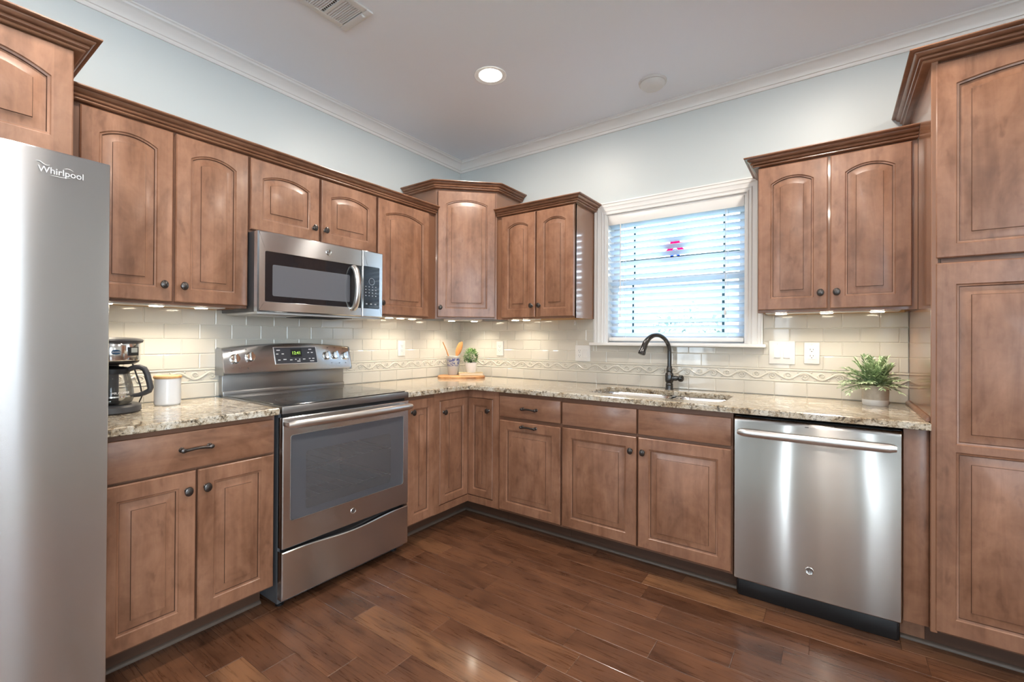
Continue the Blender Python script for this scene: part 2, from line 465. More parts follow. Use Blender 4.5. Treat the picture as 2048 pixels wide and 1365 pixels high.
    def text(s, body, size, x, y, z, mat=None, extrude=0.0006, frame='front', sx=1.0):
        cu = bpy.data.curves.new('t', 'FONT'); cu.body = body; cu.size = size; cu.extrude = extrude
        cu.align_x = 'CENTER'; cu.align_y = 'CENTER'; cu.resolution_u = 3
        o = bpy.data.objects.new('t', cu); COL.objects.link(o)
        dg = bpy.context.evaluated_depsgraph_get()
        me = bpy.data.meshes.new_from_object(o.evaluated_get(dg))
        old = set(s.bm.verts); oldf = set(s.bm.faces)
        s.bm.from_mesh(me)
        for v in s.bm.verts:
            if v not in old:
                p = v.co; v.co = frame(p) if callable(frame) else Vector((x + p.x * sx, y - p.z, z + p.y))
        s._post([f for f in s.bm.faces if f not in oldf], mat)
        bpy.data.objects.remove(o); bpy.data.curves.remove(cu); bpy.data.meshes.remove(me)
        return s
    def build(s, name, mats, parent=None, smooth=38, normals=True):
        bm = s.bm
        off = ORG.get(parent.name, Vector((0, 0, 0))) if parent is not None else Vector((0, 0, 0))
        if normals: bmesh.ops.recalc_face_normals(bm, faces=bm.faces[:])
        if smooth:
            ca = R(smooth)
            for f in bm.faces: f.smooth = True
            for e in bm.edges:
                if len(e.link_faces) == 2 and e.link_faces[0].normal.angle(e.link_faces[1].normal, 0) > ca: e.smooth = False
        for v in bm.verts: v.co -= off
        me = bpy.data.meshes.new(name); bm.to_mesh(me); bm.free()
        for k in ([mats] if isinstance(mats, str) else mats): me.materials.append(MATS[k])
        o = bpy.data.objects.new(name, me); COL.objects.link(o)
        if parent is not None:
            o.parent = parent; ORG[o.name] = off
        return o
ORG = {}
def offset_poly(pts, d):
    # inward for counter-clockwise polygons
    P = [Vector(p) for p in pts]; n = len(P); out = []
    area2 = sum(P[i].x * P[(i + 1) % n].y - P[(i + 1) % n].x * P[i].y for i in range(n))
    sg = 1 if area2 > 0 else -1
    for i in range(n):
        d1 = (P[i] - P[i - 1]).normalized(); d2 = (P[(i + 1) % n] - P[i]).normalized()
        n1, n2 = Vector((-d1.y, d1.x)) * sg, Vector((-d2.y, d2.x)) * sg
        mv = (n1 + n2) / max(0.2, 1 + n1.dot(n2))
        out.append((P[i].x + mv.x * d, P[i].y + mv.y * d))
    return out
def rrect(x0, x1, z0, z1, r, seg=5):
    out = []
    for cx, cz, a0 in ((x1 - r, z1 - r, 0), (x0 + r, z1 - r, 90), (x0 + r, z0 + r, 180), (x1 - r, z0 + r, 270)):
        for i in range(seg + 1):
            a = R(a0 + 90 * i / seg); out.append((cx + r * math.cos(a), cz + r * math.sin(a)))
    return out
def thing(name, label, cat, loc, rot=0.0, group=None):
    """Empty; loc is given in the frame turned by rot about the world's z axis"""
    o = bpy.data.objects.new(name, None); COL.objects.link(o)
    o.empty_display_size = 0.05
    l = Vector(loc)
    o.location = Matrix.Rotation(R(rot), 4, 'Z') @ l
    o.rotation_euler = (0, 0, R(rot))
    ORG[o.name] = l
    tag(o, label, cat, group)
    return o
def tag(o, label, cat, group=None, kind=None):
    o['label'] = label; o['category'] = cat
    if group: o['group'] = group
    if kind: o['kind'] = kind
    return o
def struct(o, label, cat): return tag(o, label, cat, kind='structure')
def inst(name, me, parent, loc, rot=(0, 0, 0)):
    o = bpy.data.objects.new(name, me); COL.objects.link(o)
    o.parent = parent; o.location = Vector(loc) - ORG.get(parent.name, Vector((0, 0, 0))); o.rotation_euler = rot
    return o

# ------------------------------------------------------------------ room shell
CZ = 2.75
XR, YR = 5.2, -6.2
WX0, WX1, WZ0, WZ1 = 1.352, 2.226, 1.203, 2.093     # kitchen window opening
def wall_with_hole(mb, u0, u1, z0, z1, holes, plane, t0, t1):
    us = sorted({u0, u1, *[h[0] for h in holes], *[h[1] for h in holes]})
    zs = sorted({z0, z1, *[h[2] for h in holes], *[h[3] for h in holes]})
    for i in range(len(us) - 1):
        for j in range(len(zs) - 1):
            a, b, c, d = us[i], us[i + 1], zs[j], zs[j + 1]
            if any(h[0] <= (a + b) / 2 <= h[1] and h[2] <= (c + d) / 2 <= h[3] for h in holes): continue
            if plane == 'y': mb.box(a, b, t0, t1, c, d)
            else: mb.box(t0, t1, a, b, c, d)
    bmesh.ops.remove_doubles(mb.bm, verts=mb.bm.verts[:], dist=1e-5)
    seen = {}
    for f in mb.bm.faces: seen.setdefault(tuple(round(c, 4) for c in f.calc_center_median()), []).append(f)
    bmesh.ops.delete(mb.bm, geom=[f for l in seen.values() if len(l) > 1 for f in l], context='FACES')
mb = MB(); wall_with_hole(mb, -0.15, XR + 0.15, 0, CZ, [(WX0, WX1, WZ0, WZ1)], 'y', 0, 0.15)
wall_back = struct(mb.build('wall_back', 'wall_paint', smooth=0), 'pale blue-grey painted back wall with the window in it', 'wall')
wall_left = struct(MB().box(-0.15, 0, YR, 0, 0, CZ).build('wall_left', 'wall_paint', smooth=0), 'pale blue-grey painted wall behind the range and refrigerator', 'wall')
SW = (-2.29, -2.02, 0.25, 2.3); SW2 = (-6.0, -3.2, 0.4, 2.4)
mb = MB(); wall_with_hole(mb, YR, 0, 0, CZ, [SW, SW2], 'x', XR, XR + 0.15)
struct(mb.build('wall_right', 'wall_paint', smooth=0), 'pale painted wall on the far right of the room', 'wall')
RW = [(0.0, 0.75, 0.5, 2.3), (1.87, 2.02, 0.1, 2.1), (3.42, 3.52, 0.1, 2.1), (4.25, 5.1, 0.5, 2.3)]
mb = MB(); wall_with_hole(mb, -0.15, XR + 0.15, 0, CZ, RW, 'y', YR - 0.15, YR)
struct(mb.build('wall_rear', 'wall_paint', smooth=0), 'pale painted wall behind the camera', 'wall')
struct(MB().box(-0.15, XR + 0.15, YR - 0.15, 0.15, CZ, CZ + 0.12).build('ceiling', 'ceiling_paint', smooth=0), 'flat light grey painted ceiling', 'ceiling')

# floor of random length planks running along the back wall
mb = MB()
mb.box(-0.15, XR + 0.15, YR - 0.15, 0.15, -0.1, -0.0015, mat=1)
rowp = 0.1305; known = {0: [1.21, 2.01], 1: [0.829, 1.123, 1.72, 2.325], 2: [1.255, 2.06], 3: [1.763], 5: [1.283], 8: [1.16]}
y = -0.867 + rowp * 7; i = -7
while y > YR - 0.1:
    xs = list(known.get(i, []))
    if not xs: xs = [random.uniform(0.1, 1.0)]
    while xs[0] > -0.1: xs.insert(0, xs[0] - random.uniform(0.35, 1.1))
    while xs[-1] < XR + 0.1: xs.append(xs[-1] + random.uniform(0.35, 1.15))
    for a, b in zip(xs[:-1], xs[1:]):
        a, b = max(a, -0.15), min(b, XR + 0.15)
        if b - a < 0.01: continue
        y0, y1 = max(y - rowp, YR - 0.15), min(y, 0.15)
        g, e = 0.0004, 0.0022
        t = random.random()
        o = [(a + g, y0 + g, -0.0014), (b - g, y0 + g, -0.0014), (b - g, y1 - g, -0.0014), (a + g, y1 - g, -0.0014)]
        n = [(a + e, y0 + e, 0), (b - e, y0 + e, 0), (b - e, y1 - e, 0), (a + e, y1 - e, 0)]
        k0 = len(mb.bm.faces); mb.rings([o, n], cap1=True, mat=0)
        mb.bm.faces.ensure_lookup_table()
        for f in mb.bm.faces[k0:]: f[mb.tone] = t
    y -= rowp; i += 1
struct(mb.build('floor', ['plank_floor', 'plank_gap'], smooth=0), 'brown hand-scraped hickory plank floor', 'floor')

# crown moulding of the room
cp = [(0, 0), (0.006, 0), (0.010, 0.006), (0.010, 0.016), (0.016, 0.018), (0.018, 0.026), (0.026, 0.040), (0.040, 0.055), (0.050, 0.062), (0.056, 0.064), (0.057, 0.074), (0.064, 0.078), (0.064, 0.0845), (0, 0.0845)]
zc = CZ - 0.084
o = MB().sweep([(0, YR), (0, 0)], cp, zc).sweep([(0, 0), (XR, 0)], cp, zc)
o = MB().sweep([(0, YR), (0, 0), (XR, 0), (XR, YR), (0, YR)], cp, zc).build('trim_1', 'white_trim')
struct(o, 'white crown moulding where walls meet the ceiling', 'crown moulding')

# ------------------------------------------------------------------ backsplash (parts of the walls)
TP, TH = 0.1545, 0.0755
Z0 = 0.9145
def tiles(mb, u0, u1, rows, P):
    """rows: (z0, z1, joint); P(u, out, z) -> point"""
    for z0, z1, ph, cut in rows:
        u = ph
        while u > u0: u -= TP
        while u < u1:
            a, b = max(u + 0.0009, u0), min(u + TP - 0.0009, u1)
            for s0, s1 in cut_spans(a, b, cut):
                if s1 - s0 < 0.004: continue
                e = 0.003; t = random.random()
                k0 = len(mb.bm.faces)
                o = [P(s0, 0.003, z0), P(s1, 0.003, z0), P(s1, 0.003, z1), P(s0, 0.003, z1)]
                m_ = [P(s0, 0.0065, z0), P(s1, 0.0065, z0), P(s1, 0.0065, z1), P(s0, 0.0065, z1)]
                n = [P(s0 + e, 0.008, z0 + e), P(s1 - e, 0.008, z0 + e), P(s1 - e, 0.008, z1 - e), P(s0 + e, 0.008, z1 - e)]
                mb.rings([o, m_, n], cap1=True, mat=0)
                mb.bm.faces.ensure_lookup_table()
                for f in mb.bm.faces[k0:]: f[mb.tone] = t
            u += TP
def cut_spans(a, b, cut):
    if not cut: return [(a, b)]
    c, d = cut[:2]; out = []
    if len(cut) == 3: return [(max(a, c), min(b, d))]      # only the part under the window
    if a < c: out.append((a, min(b, c)))
    if b > d: out.append((max(a, d), b))
    return out
def rows_for(ph0, ph1, cut):
    g = 0.0009; out = []
    out.append((Z0 + g, Z0 + TH - g, ph0, None))
    z = Z0 + 2 * TH
    for i in range(4):
        z1 = z + TH - g if i < 3 else 1.372
        zc0 = z + g
        if cut and z < 1.183:
            if z1 > 1.183:
                out.append((zc0, 1.182, ph1 if i % 2 == 0 else ph0, (*cut, 1))); out.append((zc0, z1, ph1 if i % 2 == 0 else ph0, cut))
            else: out.append((zc0, z1, ph1 if i % 2 == 0 else ph0, None))
        else: out.append((zc0, z1, ph1 if i % 2 == 0 else ph0, cut))
        z += TH
    return out
PB = lambda u, o, z: (u, -o, z)
PL = lambda u, o, z: (o, u, z)
mb = MB(); tiles(mb, 0.0085, 2.9395, rows_for(2.676, 2.596, (1.262, 2.312)), PB)
mb.box(0.0, 2.9395, -0.005, 0, Z0, 1.182, mat=1).box(0.0, 1.262, -0.005, 0, 1.182, 1.372, mat=1).box(2.313, 2.9395, -0.005, 0, 1.182, 1.372, mat=1)
mb.build('backsplash', ['tile_glaze', 'grout'], wall_back, smooth=0)
mb = MB(); tiles(mb, -2.62, -0.0085, rows_for(-2.264, -2.339, None), PL)
mb.box(0, 0.005, -2.62, 0.0, Z0, 1.372, mat=1)
mb.build('backsplash', ['tile_glaze', 'grout'], wall_left, smooth=0)
def border(u0, u1, P, parent):
    mb = MB(); zb = Z0 + TH + 0.0009; zt = Z0 + 2 * TH - 0.0009; zm = (zb + zt) / 2
    def V(u, o, z): return Vector(P(u, o, z))
    mb.rings([[P(u0, 0.002, zb), P(u1, 0.002, zb), P(u1, 0.002, zt), P(u0, 0.002, zt)], [P(u0, 0.006, zb), P(u1, 0.006, zb), P(u1, 0.006, zt), P(u0, 0.006, zt)]], cap1=True)
    fx = 0 if abs(P(0, 1, 0)[0]) > 0.5 else 1
    for dz in (0.0315, -0.0315): mb.tube([V(u0, 0.006, zm + dz), V(u1, 0.006, zm + dz)], 0.0045, 8)
    per = TP; n = int((u1 - u0) / per * 20)
    mb.tube([V(u0 + (u1 - u0) * i / n, 0.0075, zm + 0.0175 * math.sin(2 * PI * (u0 + (u1 - u0) * i / n) / per)) for i in range(n + 1)], 0.0052, 8)
    k = math.floor(u0 / (per / 2))
    while k * per / 2 < u1 + per:
        sg = 1 if k % 2 == 0 else -1
        uc = (k + 0.5) * per / 2; cz = zm - sg * 0.004; k += 1
        if uc - 0.022 < u0 or uc + 0.022 > u1: continue
        pts = []; rr = []
        for j in range(27):
            t = j / 26; a = R(150) - 2 * PI * 1.35 * t if sg > 0 else R(-30) - 2 * PI * 1.35 * t
            rad = 0.0185 * (1 - 0.72 * t)
            pts.append(V(uc + rad * math.cos(a) * 1.15, 0.0075, cz + rad * math.sin(a))); rr.append(0.0046 * (1 - 0.3 * t))
        mb.tube(pts, rr, 6)
        c = V(uc + 0.002, 0.006, cz); mb.lathe([(0, 0), (0.0055, 0.001), (0.004, 0.004), (0, 0.005)], c, 'Y' if fx == 1 else 'X', 8)
        for du in (-0.031, 0.031):
            c = V(uc + du, 0.006, zm + sg * 0.020); mb.lathe([(0, 0), (0.005, 0.001), (0.003, 0.003), (0, 0.0035)], c, 'Y' if fx == 1 else 'X', 8)
    return mb.build('border_tile', 'border_glaze', parent)
border(0.0085, 2.9395, PB, wall_back)
border(-2.62, -0.0085, PL, wall_left)

# ------------------------------------------------------------------ window
win = bpy.data.objects.new('window_1', None); COL.objects.link(win); win.location = (1.79, 0, 1.203); ORG[win.name] = Vector(win.location)
struct(win, 'white double-hung kitchen window over the sink', 'window')
# casing: fluted, mitred
cas = [(0, 0), (0.085, 0), (0.085, 0.018), (0.076, 0.020), (0.072, 0.016), (0.060, 0.015), (0.056, 0.019), (0.050, 0.015), (0.030, 0.014), (0.026, 0.018), (0.020, 0.013), (0.012, 0.012), (0.008, 0.016), (0.002, 0.014), (0, 0.010)]
mb = MB()
def casing(a, b, c, d):  # inner edge left x, right x, bottom z, top z; profile outwards
    pth = [((a, c), (-1, 0)), ((a, d), (-1, 1)), ((b, d), (1, 1)), ((b, c), (1, 0))]
    mb.rings([[(p[0] + o * n[0], -h, p[1] + o * n[1]) for o, h in cas] for p, n in pth], cap0=True, cap1=True)
casing(WX0, WX1, WZ0 - 0.0005, WZ1)
mb.build('casing', 'white_trim', win)
mb = MB()
head = [(0, 0), (0.016, 0), (0.018, 0.006), (0.022, 0.010), (0.030, 0.016), (0.034, 0.022), (0.034, 0.030), (0, 0.030)]
MB_ = MB().box(WX0, WX1, 0.0, 0.15, WZ1 - 0.012, WZ1).box(WX0, WX0 + 0.012, 0.0, 0.15, WZ0, WZ1 - 0.012).box(WX1 - 0.012, WX1, 0.0, 0.15, WZ0, WZ1 - 0.012).box(WX0 + 0.012, WX1 - 0.012, 0.02, 0.15, WZ0, WZ0 + 0.006)
MB_.build('jamb', 'white_trim', win, smooth=0)
MB().box(1.248, 2.330, -0.058, 0.02, 1.183, 1.203, 0.005).build('stool', 'white_trim', win)
for nm, z0, z1, y0, bz in (('lower_sash', WZ0 + 0.006, 1.645, 0.080, 1.345), ('upper_sash', 1.605, WZ1 - 0.012, 0.110, 1.775)):
    x0, x1 = WX0 + 0.012, WX1 - 0.012; w = 0.042
    mb = MB()
    mb.box(x0, x0 + w, y0, y0 + 0.028, z0, z1, 0.002).box(x1 - w, x1, y0, y0 + 0.028, z0, z1, 0.002)
    mb.box(x0 + w, x1 - w, y0, y0 + 0.028, z0, z0 + w, 0.002).box(x0 + w, x1 - w, y0, y0 + 0.028, z1 - w, z1, 0.002)
    s = mb.build(nm, 'sash_white', win)
    MB().box(x0 + w, x1 - w, y0 + 0.012, y0 + 0.016, z0 + w, z1 - w).build('pane', 'window_glass', s, smooth=0)
    mb = MB()
    mb.box(x0 + w, x1 - w, y0 + 0.0035, y0 + 0.0105, bz - 0.009, bz + 0.009, 0.002)
    for bx in (1.513, 2.085): mb.box(bx - 0.008, bx + 0.008, y0 + 0.004, y0 + 0.010, z0 + w, z1 - w, 0.002)
    mb.build('muntin', 'window_bar', s)

# blind
bl = thing('window_blind', 'white two-inch slat blind lowered over the kitchen window', 'blind', (1.79, 0.033, 1.21))
BX0, BX1 = WX0 + 0.016, WX1 - 0.016
MB().box(BX0, BX1, 0.006, 0.056, 2.035, 2.079, 0.002).box(BX0 - 0.002, BX1 + 0.002, -0.002, 0.005, 2.018, 2.080, 0.002).build('headrail', 'white_trim', bl)
MB().box(BX0, BX1, 0.008, 0.058, 1.213, 1.240, 0.006).build('bottom_rail', 'white_trim', bl)
mb = MB(); rr = []
for k in range(7):
    t = -1 + 2 * k / 6; rr.append((0.025 * t, 0.003 * (1 - t * t)))
prof = rr + [(a, b - 0.0026) for a, b in rr[::-1]]
ca, sa = math.cos(R(-25)), math.sin(R(-25))
pr = [(a * ca - b * sa, a * sa + b * ca) for a, b in prof]
mb.rings([[(x, 0.033 + a, 0 + b) for a, b in pr] for x in (BX0, BX1)], cap0=True, cap1=True)
ORG['_z'] = Vector((0, 0, 0))
sl = mb.build('slat', 'blind_vinyl', bl)
slm = sl.data
for v in slm.vertices: v.co.z += ORG[bl.name].z
zz = 1.262; first = True
while zz < 2.03:
    if first: sl.location.z = zz - 1.21; first = False
    else:
        o = inst('slat', slm, bl, (1.79, 0.033, zz)); 
    zz += 0.0441
for x in (1.472, 2.115):
    mb = MB()
    for yy in (0.0085, 0.0575): mb.tube([(x, yy, 1.235), (x, yy, 2.04)], 0.0011, 6)
    mb.tube([(x + 0.006, 0.033, 1.235), (x + 0.006, 0.033, 2.04)], 0.001, 6)
    mb.build('ladder_cord', 'white_trim', bl)
MB().tube([(1.455, -0.004, 2.02), (1.455, -0.004, 1.392)], 0.0035, 8).lathe([(0, 0), (0.005, 0.002), (0.005, 0.02), (0.003, 0.025)], (1.455, -0.004, 1.375), 'Z', 8).build('tilt_wand', 'white_plastic', bl)
MB().tube([(2.110, -0.004, 2.02), (2.110, -0.004, 1.40)], 0.0012, 6).lathe([(0.003, 0), (0.007, 0.002), (0.006, 0.028), (0.002, 0.036)], (2.110, -0.004, 1.376), 'Z', 10).build('pull_cord', 'white_plastic', bl)

sc_ = thing('suncatcher', 'clear hanging panel with red and blue petals behind the blind', 'suncatcher', (1.795, 0.072, 1.74))
MB().box(1.702, 1.888, 0.0705, 0.0725, 1.738, 1.932, 0.0008).build('panel', 'sun_panel', sc_)
for k in range(8):
    a = R(22.5 + 45 * k); d = Vector((math.cos(a), math.sin(a))); p = Vector((-d.y, d.x)); c = Vector((1.798, 1.830))
    q = [c + d * 0.008, c + d * 0.036 + p * 0.019, c + d * 0.078, c + d * 0.036 - p * 0.019]
    MB().prism([(v.x, v.y) for v in q], 0.0680, 0.0702, 'Y').build('petal', 'blue_glass' if k in (5, 6) else 'red_glass', sc_, smooth=0)
MB().tube([(1.72, 0.0715, 1.932), (1.795, 0.0715, 2.04), (1.87, 0.0715, 1.932)], 0.0006, 5).build('hanging_wire', 'cord_black', sc_)

# added unseen windows: some bring daylight, slits streak the refrigerator and dishwasher
def added_window(name, label, loc, u0, u1, z0, z1, P, bars=True, mb_=0.025):
    w = bpy.data.objects.new(name, None); COL.objects.link(w); w.location = loc; ORG[w.name] = Vector(loc)
    struct(w, label, 'window')
    um = (u0 + u1) / 2; zm = (z0 + z1) / 2; f = 0.05 if bars else 0.02
    mb = MB()
    for a, b in ((u0, u0 + f), (u1 - f, u1)) + (((um - mb_, um + mb_),) if bars else ()): mb.box(*P(a, b, 0.04, 0.10), z0, z1, 0.003)
    for a, b in ((z0, z0 + f), (z1 - f, z1)) + (((zm - 0.025, zm + 0.025),) if bars else ()): mb.box(*P(u0 + f, u1 - f, 0.045, 0.095), a, b, 0.003)
    mb.build('frame', 'white_trim', w)
    MB().box(*P(u0 + f - 0.01, u1 - f + 0.01, 0.068, 0.072), z0 + f - 0.01, z1 - f + 0.01).build('pane', 'window_glass', w, smooth=0)
PR = lambda a, b, c, d: (XR + c, XR + d, a, b)
PY = lambda a, b, c, d: (a, b, YR - d, YR - c)
added_window('added_window_2', 'unseen narrow window on the far right wall, added to streak the refrigerator', (XR, -2.14, 0.25), *SW, PR, True, 0.052)
added_window('added_window_3', 'unseen wide window on the far right wall, added for daylight', (XR, -4.6, 0.4), *SW2, PR)
added_window('added_window_4', 'unseen window behind the camera, left of the door, added for daylight', (0.575, YR, 0.5), *RW[0], PY)
added_window('added_window_5', 'unseen slit window left of the rear door, added to streak the dishwasher', (1.96, YR, 0.1), *RW[1], PY, False)
added_window('added_window_6', 'unseen slit window right of the rear door, added to streak the dishwasher', (3.46, YR, 0.1), *RW[2], PY, False)
added_window('added_window_7', 'unseen window behind the camera, right of the door, added for daylight', (4.525, YR, 0.5), *RW[3], PY)
dr = bpy.data.objects.new('door_1', None); COL.objects.link(dr); dr.location = (2.72, YR, 0); ORG[dr.name] = Vector(dr.location)
struct(dr, 'white panelled door behind the camera', 'door')
mb = MB().box(2.27, 3.17, YR + 0.001, YR + 0.035, 0.004, 2.05, 0.003)
for a, b in ((2.37, 2.68), (2.76, 3.07)):
    for c, d in ((0.2, 0.9), (1.02, 1.9)): mb.box(a, b, YR + 0.035, YR + 0.042, c, d, 0.004)
mb.build('leaf', 'white_trim', dr)
MB().lathe([(0.026, 0), (0.026, -0.006), (0.01, -0.01), (0.01, -0.03), (0.026, -0.04), (0.026, -0.06), (0.0, -0.066)], (3.11, YR + 0.035, 1.0), 'Y', 16).build('handle', 'satin_nickel', dr)

# ------------------------------------------------------------------ cabinet pieces
def door_rings(mb, x0, x1, z0, z1, yb, t=0.020, stile=0.056, rise=0.0, panels=None, rail=None):
    """raised panel door in the xz plane, back at y=yb, front at yb-t; panels: list of (px0,px1,pz0,pz1,rise)"""
    if panels is None:
        panels = [(x0 + stile, x1 - stile, z0 + (rail or stile), z1 - (stile if not rise else stile + 0.003), rise)]
    yf = yb - t
    NA = 14
    def contour(p, d):
        a, b, c, e, rs = p
        if rs:
            h = (b - a) / 2; Rr = (h * h + rs * rs) / (2 * rs); cz = e - Rr; cx = (a + b) / 2
            pts = [(a + d, c + d), (b - d, c + d)]
            for i in range(NA + 1):
                x = (b - d) + ((a + d) - (b - d)) * i / NA
                pts.append((x, cz + math.sqrt(max((Rr - d) ** 2 - (x - cx) ** 2, 0))))
            return pts
        pts = [(a + d, c + d), (b - d, c + d)]
        for i in range(NA + 1): pts.append(((b - d) + ((a + d) - (b - d)) * i / NA, e - d))
        return pts
    def outer(a, b, c, e):
        pts = [(a, c), (b, c)]
        for i in range(NA + 1): pts.append((b + (a - b) * i / NA, e))
        return pts
    P3 = lambda pts, y: [(p[0], y, p[1]) for p in pts]
    # door edge
    e = 0.004
    mb.rings([P3(outer(x0, x1, z0, z1), yb), P3(outer(x0, x1, z0, z1), yf + e), P3(outer(x0 + e, x1 - e, z0 + e, z1 - e), yf)], cap0=True, mats=[0, 0])
    n = len(panels)
    cells = []
    zz = [z0 + e] + [(panels[i][3] + panels[i + 1][2]) / 2 for i in range(n - 1)] + [z1 - e]
    for i, p in enumerate(panels):
        o_ = outer(x0 + e, x1 - e, zz[i], zz[i + 1])
        rr = [P3(o_, yf), P3(contour(p, 0), yf), P3(contour(p, 0.003), yf + 0.004), P3(contour(p, 0.009), yf + 0.0055), P3(contour(p, 0.011), yf + 0.010), P3(contour(p, 0.015), yf + 0.010),
              P3(contour(p, 0.041), yf + 0.0035), P3(contour(p, 0.0425), yf + 0.0005), P3(contour(p, 0.045), yf + 0.0)]
        mb.rings(rr, mats=[0, 0, 0, 1, 0, 0, 1, 0, 0], cap1=True)
def door(parent, x0, x1, z0, z1, yb, rise=0.0, stile=0.056, panels=None, rail=None, name='door'):
    mb = MB(); door_rings(mb, x0, x1, z0, z1, yb, rise=rise, stile=stile, panels=panels, rail=rail)
    return mb.build(name, ['stained_maple', 'glaze'], parent, smooth=25)
def drawer(parent, x0, x1, z0, z1, yb, name='drawer'):
    return MB().box(x0, x1, yb - 0.020, yb, z0, z1, 0.004).build(name, 'stained_maple_rail', parent)
# knob: bronze oval mushroom, grows towards -y from its origin
_k = MB().lathe([(0.0, 0), (0.0085, 0.0), (0.0085, 0.002), (0.0055, 0.005), (0.0050, 0.012), (0.009, 0.016), (0.0135, 0.019), (0.0150, 0.0225), (0.0135, 0.026), (0.010, 0.0275), (0.0095, 0.029), (0.005, 0.0305), (0.0, 0.031)], axis='Y', seg=20, sy=1.2).build('knob', 'bronze')
KNOB = _k.data; bpy.data.objects.remove(_k)
pts, rr = [], []
for k in range(25):
    t = -1 + 2 * k / 24
    pts.append((0.052 * t, -0.024 + 0.006 * t * t, 0.002 * math.cos(PI * t)))
    rr.append(0.0058 + 0.0022 * abs(t) ** 4 + (0.0012 if abs(abs(t) - 0.80) < 0.05 else 0))
_k = MB().tube(pts, rr, 12)
for sx in (-1, 1):
    _k.lathe([(0.0, 0), (0.010, 0), (0.010, 0.003), (0.0065, 0.006), (0.006, 0.018), (0.0088, 0.020), (0.0088, 0.026), (0.004, 0.029), (0, 0.0295)], (0.048 * sx, 0, 0), 'Y', 16)
_k = _k.build('pull', 'bronze'); PULL = _k.data; bpy.data.objects.remove(_k)
def knob(d, x, y, z): return inst('knob', KNOB, d, (x, y, z))
def pull(d, x, y, z): return inst('pull', PULL, d, (x, y, z))

CROWN = [(0.0, 0), (0.018, 0), (0.0225, 0.002), (0.0245, 0.0055), (0.0235, 0.0095), (0.0205, 0.0115), (0.026, 0.0125), (0.031, 0.015), (0.033, 0.0195), (0.0315, 0.0235), (0.0285, 0.0255), (0.036, 0.0275), (0.0425, 0.0315), (0.046, 0.036), (0.0465, 0.0385), (0.0445, 0.0395), (0.053, 0.0405), (0.0585, 0.0425), (0.061, 0.0460), (0.0605, 0.0500), (0.058, 0.0515), (0.0, 0.0515)]
def upper_box(parent, x0, x1, z0, z1, dep, mull=(), mat='cabinet_frame', fl=0.034, fr=0.034):
    """carcass with recessed underside and face frame; depth towards -y"""
    mb = MB(); y1 = -0.009 if z0 < 1.372 else 0.0
    y1 = -0.001
    t = 0.016
    mb.box(x0, x0 + t, -dep, y1, z0, z1).box(x1 - t, x1, -dep, y1, z0, z1)
    mb.box(x0 + t, x1 - t, -dep, y1, z1 - t, z1).box(x0 + t, x1 - t, -dep, y1, z0 + 0.016, z0 + 0.03, mat=1)
    mb.box(x0 + t, x1 - t, y1 - 0.008, y1, z0, z1 - t, mat=1)
    mb.box(x0, x0 + fl, -dep - 0.001, -dep + 0.018, z0 - 0.001, z1).box(x1 - fr, x1, -dep - 0.001, -dep + 0.018, z0 - 0.001, z1)
    mb.box(x0, x1, -dep - 0.0005, -dep + 0.018, z0 - 0.001, z0 + 0.03).box(x0, x1, -dep - 0.0005, -dep + 0.018, z1 - 0.03, z1)
    for m_ in mull: mb.box(m_ - 0.02, m_ + 0.02, -dep - 0.0005, -dep + 0.018, z0 + 0.03, z1 - 0.03)
    return mb.build('body', [mat, 'cabinet_underside'], parent, smooth=0)
plain('cabinet_side', (0.26, 0.13, 0.077), 0.25, coat=0.5)
UF = 0.2992   # upper face plane
ZB, ZT = 1.368, 2.124
LW = 90

# left wall uppers (frame: x = world y, -y = world x)
c1 = thing('wall_cabinet', 'tall two-door wall cabinet between refrigerator and microwave', 'cabinet', (-2.25, 0, ZB), LW)
upper_box(c1, -2.6335, -1.934, ZB, ZT, UF, (-2.2475,), fl=0.09)
for a, b, k in ((-2.557, -2.253, -2.288), (-2.242, -1.938, -2.214)):
    d = door(c1, a, b, 1.379, 2.113, -UF - 0.001, rise=0.031); knob(d, k, -UF - 0.021, 1.449)
c2 = thing('wall_cabinet', 'short two-door wall cabinet directly above the microwave', 'cabinet', (-1.54, 0, 1.748), LW)
upper_box(c2, -1.933, -1.154, 1.748, ZT, UF, (-1.5485,))
for a, b, k in ((-1.926, -1.556, -1.592), (-1.541, -1.163, -1.522)):
    d = door(c2, a, b, 1.759, 2.113, -UF - 0.001, rise=0.031); knob(d, k, -UF - 0.021, 1.829)
c3 = thing('wall_cabinet', 'single-door wall cabinet right of the microwave beside the diagonal corner cabinet', 'cabinet', (-0.9, 0, ZB), LW)
upper_box(c3, -1.153, -0.6295, ZB, ZT, UF, fr=0.085)
d = door(c3, -1.147, -0.702, 1.379, 2.113, -UF - 0.001, rise=0.034, stile=0.055); knob(d, -1.122, -UF - 0.021, 1.449)
cm = MB().sweep([(-2.629, -UF), (-0.633, -UF)], CROWN, ZT - 0.002)
o = cm.build('cabinet_crown_moulding', 'stained_maple_crown')
o.rotation_euler = (0, 0, R(90))
tag(o, 'long stained wood crown moulding along the tops of the left wall cabinets', 'moulding')

